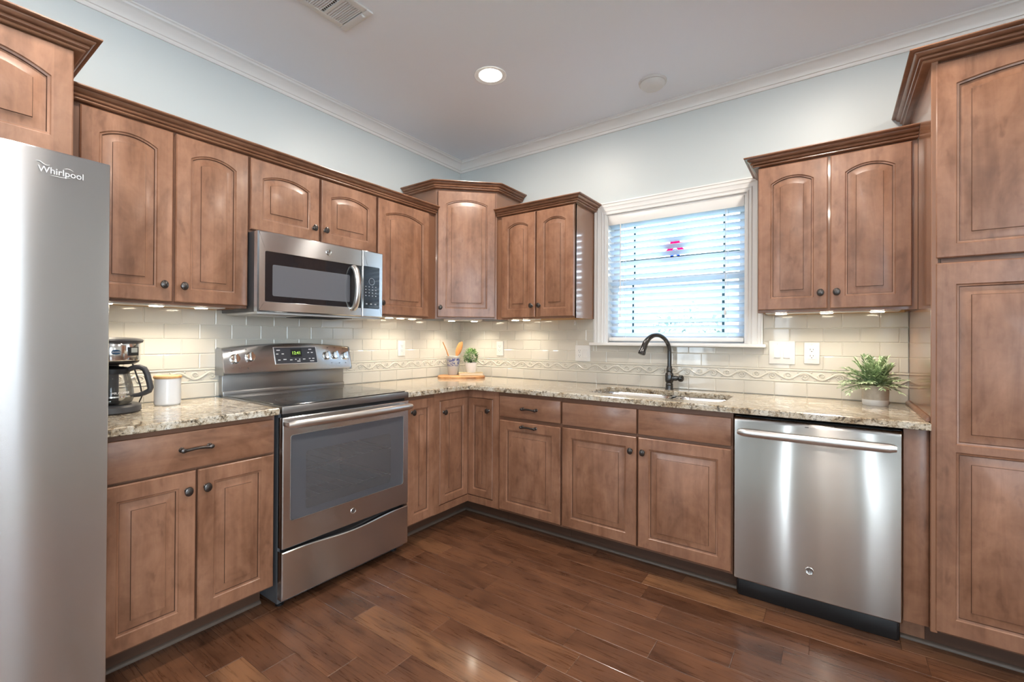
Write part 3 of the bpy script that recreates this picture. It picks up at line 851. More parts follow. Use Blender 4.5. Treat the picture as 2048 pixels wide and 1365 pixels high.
# diagonal corner cabinet
dg = thing('corner_wall_cabinet', 'taller diagonal wall cabinet in the room corner', 'cabinet', (0, 0, ZB), 45)
RT = Matrix.Rotation(R(-45), 3, 'Z')
def toD(x, y): v = RT @ Vector((x, y, 0)); return (v.x, v.y)
W = [(0.001, -0.001), (0.001, -0.628), (0.3125, -0.628), (0.628, -0.3125), (0.628, -0.001)]
DT = 2.312
mb = MB()
mb.prism([toD(*p) for p in W], ZB + 0.016, DT, 'Z', mat=0)
fr = [W[1], W[2], W[3], W[4]]
mb.sweep([toD(*p) for p in fr], [(-0.018, 0), (0.001, 0), (0.001, 0.016), (-0.018, 0.016)], ZB, side=1, mat=0)
mb.box(-0.2225, 0.2225, -0.6665, -0.655, ZB, DT, mat=1)
mb.build('body', ['cabinet_side', 'cabinet_frame'], dg, smooth=0)
d = door(dg, -0.2085, 0.2085, 1.381, 2.292, -0.6665, rise=0.033, stile=0.058, rail=0.062); knob(d, -0.188, -0.6865, 1.449)
pth = [toD(0, -0.628), toD(0.3125, -0.628), toD(0.628, -0.3125), toD(0.628, 0)]
MB().sweep(pth, CROWN, DT - 0.004).build('crown', 'stained_maple_crown', dg)

# back wall uppers
ca_ = thing('wall_cabinet', 'narrow two-door wall cabinet left of the window', 'cabinet', (0.95, 0, ZB))
upper_box(ca_, 0.6305, 1.262, ZB, ZT, UF, (0.968,), 'cabinet_side', fl=0.06)
for a, b, k in ((0.676, 0.963, 0.940), (0.973, 1.259, 1.003)):
    d = door(ca_, a, b, 1.379, 2.113, -UF - 0.001, rise=0.029, stile=0.056); knob(d, k, -UF - 0.021, 1.457)
MB().sweep([(0.633, -UF), (1.262, -UF), (1.262, 0)], CROWN, ZT - 0.002).build('crown', 'stained_maple_crown', ca_)
cb_ = thing('wall_cabinet', 'two-door wall cabinet between the window and the tall pantry', 'cabinet', (2.63, 0, ZB))
upper_box(cb_, 2.3185, 2.9395, ZB, ZT, UF, (2.62,), 'cabinet_side')
for a, b, k in ((2.321, 2.615, 2.587), (2.625, 2.919, 2.650)):
    d = door(cb_, a, b, 1.381, 2.113, -UF - 0.001, rise=0.031, stile=0.056); knob(d, k, -UF - 0.021, 1.457)
MB().sweep([(2.3185, 0), (2.3185, -UF), (2.9395, -UF)], CROWN, ZT - 0.002).build('crown', 'stained_maple_crown', cb_)

# cabinet over the refrigerator
cf = thing('wall_cabinet', 'deep wall cabinet with arched doors above the refrigerator', 'cabinet', (-3.1, 0, 1.80), LW)
upper_box(cf, -3.56, -2.634, 1.80, 2.166, 0.618, (-3.097,), 'cabinet_side')
for a, b, k in ((-3.552, -3.103, -3.14), (-3.091, -2.637, -3.055)):
    d = door(cf, a, b, 1.808, 2.154, -0.619, rise=0.050, stile=0.052); knob(d, k, -0.639, 1.86)
MB().sweep([(-3.56, 0), (-3.56, -0.618), (-2.634, -0.618), (-2.634, 0)], CROWN, 2.158).build('crown', 'stained_maple_crown', cf)

# pantry
pn = thing('pantry_cabinet', 'tall pantry cabinet standing at the right end of the counter', 'cabinet', (3.25, 0, 0))
PX0, PX1 = 2.9405, 3.562
mb = MB()
mb.box(PX0, PX1, -0.61, -0.012, 0.112, 2.300, mat=0)
mb.box(PX0 + 0.03, PX1, -0.615, -0.60, 0.112, 2.300, mat=1)
mb.box(PX0 - 0.0005, PX0 + 0.02, -0.632, -0.60, 0.113, 2.300, 0.003, mat=0)
mb.build('body', ['cabinet_side', 'cabinet_frame'], pn, smooth=0)
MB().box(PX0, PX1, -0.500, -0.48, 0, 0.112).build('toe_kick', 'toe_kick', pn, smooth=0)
DX0, DX1 = 2.953, 3.556
d = door(pn, DX0, DX1, 1.541, 2.285, -0.615, rise=0.030, panels=[(DX0 + 0.056, DX1 - 0.056, 1.592, 2.226, 0.030)]); knob(d, DX1 - 0.03, -0.635, 1.62)
d = door(pn, DX0, DX1, 0.122, 1.522, -0.615, panels=[(DX0 + 0.056, DX1 - 0.056, 0.182, 0.810, 0), (DX0 + 0.056, DX1 - 0.056, 0.838, 1.440, 0)]); knob(d, DX1 - 0.03, -0.635, 1.05)
MB().sweep([(PX0, -0.003), (PX0, -0.615), (PX1, -0.615), (PX1, -0.003)], [(a * 1.1, b * 1.0) for a, b in CROWN], 2.296).build('crown', 'stained_maple_crown', pn)
o = MB().sweep([(2.9395, -0.010), (2.9395, -0.62)], [(0.0, 0), (0.012, 0), (0.012, 0.008), (0.005, 0.018), (0, 0.018)], 0.9146).build('trim_2', 'stained_maple_rail')
struct(o, 'thin wooden scribe strip on the counter along the pantry side', 'trim')

# ------------------------------------------------------------------ base cabinets
BF = 0.614; ZBT = 0.8835; ZK = 0.115
def base_box(parent, x0, x1, mull=(), rails=(), side='cabinet_frame'):
    mb = MB()
    mb.box(x0, x1, -BF + 0.002, -0.010, ZK, ZBT, mat=0)
    mb.box(x0, x0 + 0.036, -BF, -BF + 0.01, ZK, ZBT).box(x1 - 0.036, x1, -BF, -BF + 0.01, ZK, ZBT)
    mb.box(x0, x1, -BF - 0.0003, -BF + 0.01, ZK, ZK + 0.03).box(x0, x1, -BF - 0.0003, -BF + 0.01, ZBT - 0.036, ZBT)
    b_ = mb.build('body', side, parent, smooth=0)
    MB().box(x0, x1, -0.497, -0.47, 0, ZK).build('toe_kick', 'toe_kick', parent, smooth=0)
    return b_
b1 = thing('base_cabinet', 'base cabinet with wide drawer and two doors between refrigerator and range', 'cabinet', (-2.27, 0, 0), LW)
base_box(b1, -2.584, -1.957)
d = drawer(b1, -2.573, -1.967, 0.718, 0.862, -BF - 0.0005); pull(d, -2.275, -BF - 0.0205, 0.796)
for a, b, k in ((-2.573, -2.273, -2.304), (-2.265, -1.966, -2.239)):
    d = door(b1, a, b, 0.126, 0.708, -BF - 0.0005); knob(d, k, -BF - 0.0205, 0.637)
b2 = thing('base_cabinet', 'narrow one-door base cabinet just right of the range', 'cabinet', (-1.07, 0, 0), LW)
base_box(b2, -1.193, -0.947)
d = door(b2, -1.183, -0.957, 0.128, 0.860, -BF - 0.0005, stile=0.052); knob(d, -1.149, -BF - 0.0205, 0.789)
# inside corner cabinet with inset bifold doors
b3 = thing('corner_base_cabinet', 'inside-corner base cabinet with two inset doors meeting at right angles', 'cabinet', (0.3, -0.3, 0))
mb = MB()
Lp = [(0.01, -0.010), (0.01, -0.945), (0.600, -0.945), (0.600, -0.600), (0.878, -0.600), (0.878, -0.010)]
mb.prism(Lp, ZK, ZBT - 0.001, 'Z', mat=0)
for z0, z1 in ((ZK, 0.160), (0.828, ZBT)):
    mb.box(0.5995, BF, -0.945, -BF, z0, z1, mat=1).box(0.5995, 0.878, -BF, -0.5995, z0, z1, mat=1)
mb.box(0.5995, BF, -0.945, -0.892, 0.16, 0.828, 0.001, mat=1).box(0.828, 0.878, -BF, -0.5995, 0.16, 0.828, 0.001, mat=1)
mb.box(0.5995, 0.6137, -0.6137, -0.5995, 0.16, 0.828, 0.002, mat=1)
mb.build('body', ['dark_void', 'stained_maple'], b3, smooth=0)
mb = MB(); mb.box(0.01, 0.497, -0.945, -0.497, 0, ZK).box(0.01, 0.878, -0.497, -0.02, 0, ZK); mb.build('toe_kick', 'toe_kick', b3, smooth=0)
def place_left(o):  # a part authored in the left-wall frame inside an unrotated thing
    for v in o.data.vertices:
        w = Matrix.Rotation(R(90), 3, 'Z') @ v.co; v.co = w - Vector((0.3, -0.3, 0))
mb = MB(); door_rings(mb, -0.8885, -0.6150, 0.1635, 0.8245, -0.5985, t=0.0155, stile=0.046)
dl = mb.build('door', ['stained_maple', 'glaze'], None, smooth=25); place_left(dl); dl.parent = b3; ORG[dl.name] = ORG[b3.name]
kk = inst('knob', KNOB, dl, (BF, -0.857, 0.753), (0, 0, R(90)))
mb = MB(); door_rings(mb, 0.6150, 0.8245, 0.1635, 0.8245, -0.5985, t=0.0155, stile=0.046)
d2 = mb.build('door', ['stained_maple', 'glaze'], b3, smooth=25); knob(d2, 0.791, -BF, 0.748)
b4 = thing('base_cabinet', 'base cabinet with drawer over pull-out door, both with bar pulls', 'cabinet', (1.11, 0, 0))
base_box(b4, 0.880, 1.3435)
d = drawer(b4, 0.894, 1.338, 0.727, 0.859, -BF - 0.0005); pull(d, 1.126, -BF - 0.0205, 0.790)
d = door(b4, 0.894, 1.338, 0.130, 0.704, -BF - 0.0005); pull(d, 1.121, -BF - 0.0205, 0.678)
b5 = thing('sink_base_cabinet', 'two-door base cabinet under the sink with two false drawer fronts', 'cabinet', (1.8, 0, 0))
mb = MB()   # open carcass: the sink bowls hang inside
mb.box(1.3445, 1.3625, -BF + 0.002, -0.010, ZK, ZBT).box(2.2365, 2.2545, -BF + 0.002, -0.010, ZK, ZBT)
mb.box(1.3625, 2.2365, -BF + 0.002, -0.010, ZK, ZK + 0.018).box(1.3625, 2.2365, -0.020, -0.010, ZK + 0.018, ZBT)
mb.box(1.3625, 2.2365, -BF + 0.001, -BF + 0.014, ZK + 0.018, ZBT).box(1.3445, 1.381, -BF, -BF + 0.01, ZK, ZBT).box(2.219, 2.2545, -BF, -BF + 0.01, ZK, ZBT)
mb.build('body', 'cabinet_frame', b5, smooth=0)
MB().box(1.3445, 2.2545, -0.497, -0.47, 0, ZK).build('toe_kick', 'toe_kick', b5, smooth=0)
for a, b, k in ((1.351, 1.793, 1.766), (1.803, 2.248, 1.831)):
    drawer(b5, a, b, 0.724, 0.855, -BF - 0.0005, 'false_drawer_front')
    d = door(b5, a, b, 0.130, 0.708, -BF - 0.0005); knob(d, k, -BF - 0.0205, 0.634)
fp = MB().box(2.8635, 2.9395, -0.604, -0.585, ZK, 0.8835, 0.002).box(2.8635, 2.9395, -0.500, -0.48, 0, ZK).build('filler_panel', 'stained_maple')
tag(fp, 'narrow stained wood filler panel between dishwasher and pantry', 'panel')
# shoe moulding
shp = [(0, 0), (0.013, 0), (0.0125, 0.005), (0.0095, 0.010), (0.005, 0.0135), (0, 0.0145)]
mb = MB()
mb.sweep([(0.497, -2.584), (0.497, -1.957)], shp, 0.0002).sweep([(0.497, -1.193), (0.497, -0.497), (2.2545, -0.497)], shp, 0.0002).sweep([(2.8635, -0.500), (3.562, -0.500)], shp, 0.0002)
struct(mb.build('trim_3', 'shoe_grey'), 'thin shoe moulding along the cabinet toe kicks', 'trim')

# ------------------------------------------------------------------ counters
def slab(outer, holes, z0, z1, bev=0.004):
    mb = MB(); bm = mb.bm
    def loop(pts, z): return [bm.verts.new((p[0], p[1], z)) for p in pts]
    def edges(vs): return [bm.edges.get((vs[i], vs[(i + 1) % len(vs)])) or bm.edges.new((vs[i], vs[(i + 1) % len(vs)])) for i in range(len(vs))]
    def bridge(a, b):
        n = len(a)
        for i in range(n): bm.faces.new((a[i], a[(i + 1) % n], b[(i + 1) % n], b[i]))
    top, bot = [], []
    for pts, s in [(outer, 1)] + [(h, -1) for h in holes]:
        inn = offset_poly(pts, bev * s)
        l0, l1, l2, l3 = loop(inn, z1), loop(pts, z1 - bev), loop(pts, z0 + bev * 0.5), loop(offset_poly(pts, bev * 0.5 * s), z0)
        bridge(l0, l1); bridge(l1, l2); bridge(l2, l3)
        top += edges(l0); bot += edges(l3)
    bmesh.ops.triangle_fill(bm, edges=top, use_beauty=True); bmesh.ops.triangle_fill(bm, edges=bot, use_beauty=True)
    return mb
o = slab([(0.009, -2.586), (0.6545, -2.586), (0.6545, -1.954), (0.009, -1.954)], [], 0.8836, 0.9136).build('countertop', 'granite')
tag(o, 'short granite countertop between refrigerator and range', 'countertop')
inner = [(0.6545 + 0.05 * (1 - math.cos(R(a))), -0.6545 - 0.05 + 0.05 * math.sin(R(a))) for a in range(0, 91, 15)]
hole = rrect(1.447, 2.188, -0.525, -0.150, 0.07, 6)
o = slab([(0.009, -1.194), (0.6545, -1.194)] + inner + [(2.939, -0.6545), (2.939, -0.009), (0.009, -0.009)], [hole], 0.8836, 0.9136).build('countertop', 'granite')
tag(o, 'long L-shaped granite countertop with the sink cut into it', 'countertop')
# sink
sk = thing('sink', 'undermount stainless double-bowl sink below the window', 'sink', (1.82, -0.33, 0.68))
def bowl(x0, x1, y0, y1, zb):
    mb = MB()
    zt = 0.8834
    seq = [(-0.02, zt - 0.0015, 0.07), (-0.02, zt, 0.07), (0.0, zt, 0.065), (0.004, zt - 0.006, 0.065), (0.012, zb + 0.03, 0.06), (0.022, zb + 0.008, 0.055), (0.045, zb, 0.04), (0.14, zb - 0.004, 0.02)]
    rr = []
    for d, z, r in seq: rr.append([(p[0], p[1], z) for p in rrect(x0 + d, x1 - d, y0 + d, y1 - d, r, 6)])
    mb.rings(rr, cap1=True)
    return mb
bowl(1.449, 1.862, -0.522, -0.153, 0.69).build('bowl', 'sink_steel', sk, normals=True)
bowl(1.884, 2.186, -0.522, -0.153, 0.72).build('bowl', 'sink_steel', sk, normals=True)
for x, zb in ((1.655, 0.69), (2.035, 0.72)):
    MB().lathe([(0, 0.0), (0.042, 0.0), (0.042, 0.003), (0.034, 0.004), (0.03, 0.001), (0, 0.001)], (x, -0.335, zb - 0.004), 'Z', 24).build('drain', 'chrome', sk)
# faucet
fc = thing('faucet', 'tall bronze gooseneck faucet behind the sink', 'faucet', (1.805, -0.072, 0.9137))
F0 = Vector((1.805, -0.072, 0.9137))
MB().lathe([(0, 0), (0.0245, 0), (0.0245, 0.004), (0.0225, 0.008), (0.0215, 0.030), (0.0225, 0.033), (0.0195, 0.037), (0.0195, 0.042), (0.0235, 0.048), (0.0255, 0.060), (0.0255, 0.085), (0.0235, 0.100), (0.017, 0.108), (0.0185, 0.112), (0.0195, 0.118), (0.0195, 0.128), (0.0165, 0.132), (0.0155, 0.145), (0.0125, 0.148), (0, 0.148)], F0, 'Z', 28).build('base', 'faucet_bronze', fc)
dv = Vector((-0.105, -0.190, 0)).normalized(); rad = 0.106
pts = [F0 + Vector((0, 0, 0.14)), F0 + Vector((0, 0, 0.19)), F0 + Vector((0, 0, 0.234))]
for k in range(1, 19):
    a = R(160 * k / 18)
    pts.append(F0 + Vector((0, 0, 0.234)) + dv * (rad - rad * math.cos(a)) + Vector((0, 0, rad * math.sin(a))))
MB().tube(pts[:16], 0.0125, 16).build('spout', 'faucet_bronze', fc)
h0 = pts[14]; hp = pts[14:] ; last = (pts[-1] - pts[-2]).normalized()
hp = hp + [pts[-1] + last * 0.028, pts[-1] + last * 0.034, pts[-1] + last * 0.050, pts[-1] + last * 0.053]
hr = [0.0135, 0.0140, 0.0148, 0.0156, 0.0165, 0.0172, 0.0178, 0.0185, 0.0215, 0.0222, 0.018]
MB().tube(hp, hr[-len(hp):], 18).build('spray_head', 'faucet_bronze', fc)
MB().tube([h0 + Vector((0, 0, 0.0)), h0], 0.001, 4) if False else None
mb = MB().lathe([(0.0, 0), (0.017, 0), (0.016, 0.030), (0.013, 0.034), (0.013, 0.040), (0.019, 0.044), (0.021, 0.056), (0.019, 0.066), (0.011, 0.072), (0, 0.073)], F0 + Vector((0.014, 0, 0.072)), 'X', 20)
mb.tube([F0 + Vector((0.070, -0.004, 0.085)), F0 + Vector((0.074, -0.03, 0.089)), F0 + Vector((0.076, -0.062, 0.086)), F0 + Vector((0.076, -0.085, 0.080))], [0.0075, 0.006, 0.0065, 0.005], 10)
mb.build('lever', 'faucet_bronze', fc)

# ------------------------------------------------------------------ appliance badge (round chrome medallion with a monogram)
def badge(parent, x, y, z, r=0.0145):
    b_ = MB().lathe([(0, 0), (r, 0), (r, 0.002), (r * 0.92, 0.003), (r * 0.84, 0.0022), (0, 0.0022)], (x, y, z), 'Y', 24).build('badge', 'chrome', parent)
    mb = MB()
    for s in (1, -1):
        pts = []
        for k in range(22):
            t = k / 21; a = R(60) + 2 * PI * 0.95 * t; q = r * (0.66 - 0.42 * t)
            pts.append((x + s * (q * math.cos(a)), y - 0.0024, z + s * (q * math.sin(a))))
        mb.tube(pts, r * 0.05, 5)
    mb.tube([(x + r * 0.76 * math.cos(2 * PI * k / 24), y - 0.0024, z + r * 0.76 * math.sin(2 * PI * k / 24)) for k in range(24)], r * 0.045, 5, loop=True)
    mb.text('GE', r * 0.85, x, y - 0.0024, z)
    mb.build('monogram', 'charcoal_plastic', b_)
    return b_
def frame_panel(mb, outer, inner, y0, yf, bev=0.003, mat=None, lip=0.004):
    """flat panel with a window: outer/inner loops of equal count"""
    P3 = lambda pts, y: [(p[0], y, p[1]) for p in pts]
    mb.rings([P3(outer, y0), P3(outer, yf + bev), P3(offset_poly(outer, bev), yf), P3(offset_poly(inner, -0.0015), yf), P3(inner, yf + 0.0015), P3(inner, yf + lip)], mat=mat)

# ------------------------------------------------------------------ range
RY = -1.5735
rg_ = thing('electric_range', 'stainless freestanding electric range with black glass cooktop', 'range', (RY, 0, 0), LW)
def X(v): return RY + v
mb = MB()
hw = 0.371
mb.box(X(-hw), X(-hw + 0.03), -0.625, -0.03, 0.03, 0.884).box(X(hw - 0.03), X(hw), -0.625, -0.03, 0.03, 0.884)
mb.box(X(-hw + 0.03), X(hw - 0.03), -0.625, -0.03, 0.790, 0.884).box(X(-hw + 0.03), X(hw - 0.03), -0.625, -0.03, 0.03, 0.330)
mb.box(X(-hw + 0.03), X(hw - 0.03), -0.10, -0.03, 0.330, 0.790, mat=1)
mb.box(X(-hw + 0.03), X(-hw + 0.06), -0.62, -0.10, 0.330, 0.790, mat=1).box(X(hw - 0.06), X(hw - 0.03), -0.62, -0.10, 0.330, 0.790, mat=1)
mb.build('body', ['grey_enamel', 'oven_enamel'], rg_, smooth=0)
mb = MB()
for z in (0.45, 0.60):
    mb.tube([(X(-0.30), -0.58, z), (X(0.30), -0.58, z), (X(0.30), -0.14, z), (X(-0.30), -0.14, z)], 0.0035, 6, loop=True)
    for k in range(9):
        xx = X(-0.26 + 0.065 * k); mb.tube([(xx, -0.58, z), (xx, -0.14, z)], 0.0013, 5)
    for s in (-1, 1): mb.tube([(X(s * 0.309), -0.6, z - 0.004), (X(s * 0.309), -0.12, z - 0.004)], 0.005, 6)
rk = mb.build('oven_rack', 'satin_nickel', rg_)
mb = MB()
mb.box(X(-0.3725), X(0.3725), -0.662, -0.055, 0.8845, 0.918, 0.004)
mb.build('cooktop_frame', 'dark_steel', rg_)
mb = MB().prism(rrect(X(-0.362), X(0.362), -0.650, -0.058, 0.012, 4), 0.918, 0.9228, 'Z', bev=0.002)
for bx, by, br in ((-0.19, -0.50, 0.115), (0.19, -0.50, 0.095), (-0.19, -0.22, 0.08), (0.19, -0.22, 0.10)):
    for q in (br, br * 0.62):
        c = [(X(bx) + q * math.cos(2 * PI * k / 40), by + q * math.sin(2 * PI * k / 40)) for k in range(40)]
        c2 = [(X(bx) + (q - 0.0015) * math.cos(2 * PI * k / 40), by + (q - 0.0015) * math.sin(2 * PI * k / 40)) for k in range(40)]
        mb.rings([[(p[0], p[1], 0.92295) for p in c], [(p[0], p[1], 0.92295) for p in c2]], mat=1)
mb.build('cooktop', ['cooktop_glass', 'burner_mark'], rg_)
# backguard riser
MB().box(X(-0.366), X(0.366), -0.052, -0.012, 0.9135, 1.045, 0.003).box(X(-0.366), X(0.366), -0.064, -0.05, 0.9135, 0.942, 0.004).build('riser', 'dark_steel', rg_)
# control panel
mb = MB(); NS = 30; rr = []
for k in range(NS + 1):
    t = -1 + 2 * k / NS; x = X(0.380 * t); ar = 0.024 * (1 - t * t)
    rr.append([(x, -0.014, 1.030), (x, -0.100, 1.030), (x, -0.108, 1.034), (x, -0.110, 1.042), (x, -0.083, 1.160 + ar), (x, -0.078, 1.167 + ar), (x, -0.070, 1.170 + ar), (x, -0.030, 1.165 + ar), (x, -0.014, 1.155 + ar)])
mb.rings(rr, cap0=True, cap1=True)
CPM = mb
def onp(x, s, o=0.0):  # point on the slanted face: s = 0 bottom .. 1 top, o outwards
    ar = 0.024 * (1 - (x / 0.38) ** 2); b0, b1 = Vector((0, -0.110, 1.042)), Vector((0, -0.083, 1.160 + ar)); d = b1 - b0; n = Vector((0, -d.z, d.y)).normalized()
    p = b0 + d * (s * 0.118 / (0.118 + ar)) + n * o; return Vector((X(x), p.y, p.z))
def panel_patch(mb, x0, x1, s0, s1, o0, o1, mat=None, skew=0.0):
    a = [onp(x0 + skew, s0, o0), onp(x1 + skew, s0, o0), onp(x1, s1, o0), onp(x0, s1, o0)]
    b_ = [onp(x0 + skew, s0, o1), onp(x1 + skew, s0, o1), onp(x1, s1, o1), onp(x0, s1, o1)]
    mb.rings([a, b_], cap1=True, mat=mat)
for x, s in ((-0.335, 0.92), (-0.262, 1.0), (-0.335, 0.17), (-0.30, 0.17), (-0.26, 0.14), (0.225, 1.02), (0.275, 1.0), (0.335, 0.95), (0.245, 0.22), (0.30, 0.2), (0.345, 0.2)):
    panel_patch(CPM, x - 0.003, x + 0.003, s, s + 0.035, 0.0, 0.0005, 1)
cpn = CPM.build('control_panel', ['range_steel', 'charcoal_plastic'], rg_)
for sx in (-1, 1):
    mb = MB(); pf = [(-0.012, 1.027), (-0.112, 1.027), (-0.113, 1.043), (-0.085, 1.167), (-0.03, 1.172), (-0.012, 1.16)]
    mb.prism(pf, X(sx * 0.3795), X(sx * 0.384), 'X'); mb.build('end_cap', 'dark_steel', cpn, smooth=0)
mb = MB(); panel_patch(mb, -0.113, 0.140, 0.30, 1.07, 0, 0.003, skew=0.006)
panel_patch(mb, -0.117, 0.146, 0.27, 1.10, 0, 0.0015, 1, skew=0.006)
TPM = mb
LEG = ((-0.09, 0.92, 0.02), (-0.097, 0.74, 0.013), (-0.065, 0.74, 0.013), (-0.088, 0.45, 0.014), (-0.055, 0.47, 0.018), (-0.018, 0.44, 0.014), (0.010, 0.46, 0.008), (0.034, 0.46, 0.008), (0.062, 0.46, 0.016), (0.028, 0.37, 0.02), (0.092, 0.78, 0.011), (0.115, 0.78, 0.013), (0.098, 0.48, 0.011), (0.121, 0.48, 0.014), (0.104, 0.94, 0.018), (0.112, 0.36, 0.026))
mb = MB(); panel_patch(mb, -0.018, 0.050, 0.60, 0.98, 0.003, 0.0036)
CDM = mb
for x, s, w in LEG:
    panel_patch(TPM, x - w / 2, x + w / 2, s, s + 0.045, 0.003, 0.0036, 2)
dsp = TPM.build('touch_panel', ['panel_grey', 'satin_nickel', 'legend_white'], cpn, smooth=0)
clk = CDM.build('clock_display', 'dark_void', dsp, smooth=0)
mb = MB()
mb.text('12:41', 0.025, 0, 0, 0, frame=lambda p: onp(0.016 + p.x, 0.79 + p.y / 0.121, 0.0042 + p.z))
mb.build('clock_digits', 'green_digits', clk, smooth=0)
nrm = (onp(0, 0.5, 1) - onp(0, 0.5, 0)).normalized()
for kx, ks in ((-0.322, 0.60), (-0.245, 0.67), (0.214, 0.63), (0.272, 0.64), (0.345, 0.60)):
    c = onp(kx, ks, 0); q = nrm.rotation_difference(Vector((0, -1, 0))).inverted()
    mb = MB().lathe([(0, 0), (0.026, 0), (0.0265, 0.003), (0.022, 0.005), (0.021, 0.015), (0.0195, 0.019), (0, 0.0195)], (0, 0, 0), 'Y', 26)
    mb.prism([(p[0], p[1]) for p in rrect(-0.0065, 0.0065, -0.023, 0.023, 0.005, 4)], -0.017, -0.031, 'Y', bev=0.002)
    for v in mb.bm.verts: v.co = q @ v.co + c
    mb.build('knob', 'chrome', cpn)
# oven door
D0, D1 = 0.282, 0.868
od = MB(); WI = rrect(X(-0.3345), X(0.3315), 0.402, 0.786, 0.012, 5)
for i, p in enumerate(WI):
    if p[1] < 0.5: WI[i] = (p[0], p[1] - 0.012 * (1 - ((p[0] - RY) / 0.3345) ** 2))
ang = rrect(X(-0.3705), X(0.3705), D0, D1, 0.004, 5)
frame_panel(od, ang, WI, -0.627, -0.665, 0.004, lip=0.006)
od.rings([[(p[0], -0.627, p[1]) for p in ang], [(p[0], -0.627, p[1]) for p in offset_poly(WI, -0.002)]])
od = od.build('oven_door', 'range_steel', rg_)
gin = rrect(X(-0.258), X(0.245), 0.432, 0.700, 0.015, 5)
mb = MB()
P3 = lambda pts, y: [(p[0], y, p[1]) for p in pts]
mb.rings([P3(offset_poly(WI, 0.0002), -0.6605), P3(gin, -0.6605)], mat=1)
mb.rings([P3(gin, -0.6605), P3(offset_poly(gin, 0.001), -0.6605)], mat=2)
mb.rings([P3(offset_poly(gin, 0.001), -0.6605), P3(offset_poly(gin, 0.002), -0.6605)], cap1=True, mat=0)
mb.build('oven_window', ['oven_glass', 'oven_glass_border', 'charcoal_plastic'], od, smooth=0, normals=True)
mb = MB(); mb.tube([(p[0], -0.6655, p[1]) for p in WI], 0.0012, 5, loop=True)
mb.build('window_trim', 'satin_nickel', od)
pts = []
for k in range(25):
    t = -1 + 2 * k / 24; pts.append((X(-0.010 + 0.362 * t), -0.712 - 0.014 * (1 - t * t), 0.842))
mb = MB().tube(pts, [0.0105] + [0.0155] * 23 + [0.0105], 16, flat=1.25, flat_axis=2)
for s in (-1, 1): mb.box(X(-0.010 + s * 0.352) - 0.009, X(-0.010 + s * 0.352) + 0.009, -0.712, -0.664, 0.832, 0.852, 0.004)
mb.build('handle', 'satin_nickel', od)
badge(od, X(-0.001), -0.665, 0.348)
# storage drawer with a scooped top edge
poly = [(X(-0.3705), 0.054), (X(0.3705), 0.054)]
for k in range(21):
    t = 1 - 2 * k / 20; poly.append((X(0.3705 * t), 0.268 - 0.017 * (0.5 + 0.5 * math.cos(PI * min(1, abs(t) * 1.25)))))
MB().prism(poly, -0.627, -0.665, 'Y', bev=0.004).build('storage_drawer', 'range_steel', rg_, smooth=30)
for sx in (-1, 1):
    for yy in (-0.58, -0.12):
        MB().lathe([(0, 0), (0.019, 0), (0.019, 0.010), (0.011, 0.013), (0.011, 0.032), (0, 0.032)], (X(sx * 0.335), yy, 0.0003), 'Z', 14).build('foot', 'black_plastic', rg_)
MB().box(X(-0.36), X(0.36), -0.628, -0.6255, 0.250, 0.284).build('drawer_gap_shade', 'black_plastic', rg_, smooth=0)  # black strip standing in for shade in the gap over the drawer
MB().box(X(-0.36), X(0.36), -0.640, -0.6255, 0.8685, 0.884).build('door_gap_shade', 'black_plastic', rg_, smooth=0)  # black strip standing in for shade in the gap above the oven door

# ------------------------------------------------------------------ microwave
MY = -1.553
mw = thing('microwave', 'stainless over-the-range microwave mounted above the range', 'microwave', (MY, 0, 1.35), LW)
def X2(v): return MY + v
MB().box(X2(-0.3745), X2(0.3745), -0.362, -0.012, 1.352, 1.746, 0.003).build('body', 'charcoal_plastic', mw)
mb = MB().box(X2(-0.372), X2(0.372), -0.385, -0.06, 1.3405, 1.3525, 0.003, mat=0)
mb.box(X2(-0.30), X2(-0.12), -0.30, -0.14, 1.3385, 1.341, 0.001, mat=2)
mb.box(X2(-0.08), X2(0.20), -0.34, -0.12, 1.3375, 1.341, 0.001, mat=1)
mb.box(X2(0.22), X2(0.33), -0.30, -0.14, 1.3385, 1.341, 0.001, mat=2)
mb.build('bottom_vent', ['microwave_belly', 'dark_void', 'satin_nickel'], mw)
SPL = -1.3265 - MY
ol = rrect(X2(-0.3765), X2(SPL - 0.0008), 1.3515, 1.744, 0.003, 5); il = rrect(X2(-0.341), X2(SPL - 0.004), 1.399, 1.650, 0.006, 5)
for i, p in enumerate(il):
    t = (p[0] - X2(-0.06)) / 0.3; il[i] = (p[0], p[1] + (0.010 * (1 - t * t) - 0.004 if p[1] > 1.5 else -0.010 * (1 - t * t) + 0.004))
mb = MB(); frame_panel(mb, ol, il, -0.363, -0.400, 0.006, lip=0.004)
md = mb.build('door', 'range_steel', mw)
gi = rrect(X2(-0.304), X2(0.142), 1.431, 1.586, 0.008, 5)
mb = MB(); mb.rings([P3(offset_poly(il, 0.0002), -0.3975), P3(gi, -0.3975)], mat=0); mb.rings([P3(gi, -0.3975), P3(offset_poly(gi, 0.001), -0.3975)], cap1=True, mat=1)
mb.build('window', ['black_glass', 'microwave_grey'], md, smooth=0)
badge(md, X2(0.004), -0.400, 1.694, 0.0165)
pts = []
for k in range(21):
    t = -1 + 2 * k / 20; pts.append((X2(0.163 + 0.0), -0.402 - 0.044 * (1 - t * t) ** 0.6, 1.514 + 0.121 * t))
mb = MB(); mb.tube(pts, 0.0135, 14, flat=1.35, flat_axis=0)
mb.build('handle', 'satin_nickel', md)
mb = MB(); mb.prism(rrect(X2(SPL + 0.0008), X2(0.3765), 1.3515, 1.744, 0.003, 3), -0.363, -0.400, 'Y', bev=0.005)
mp = mb.build('control_panel', 'range_steel', mw)
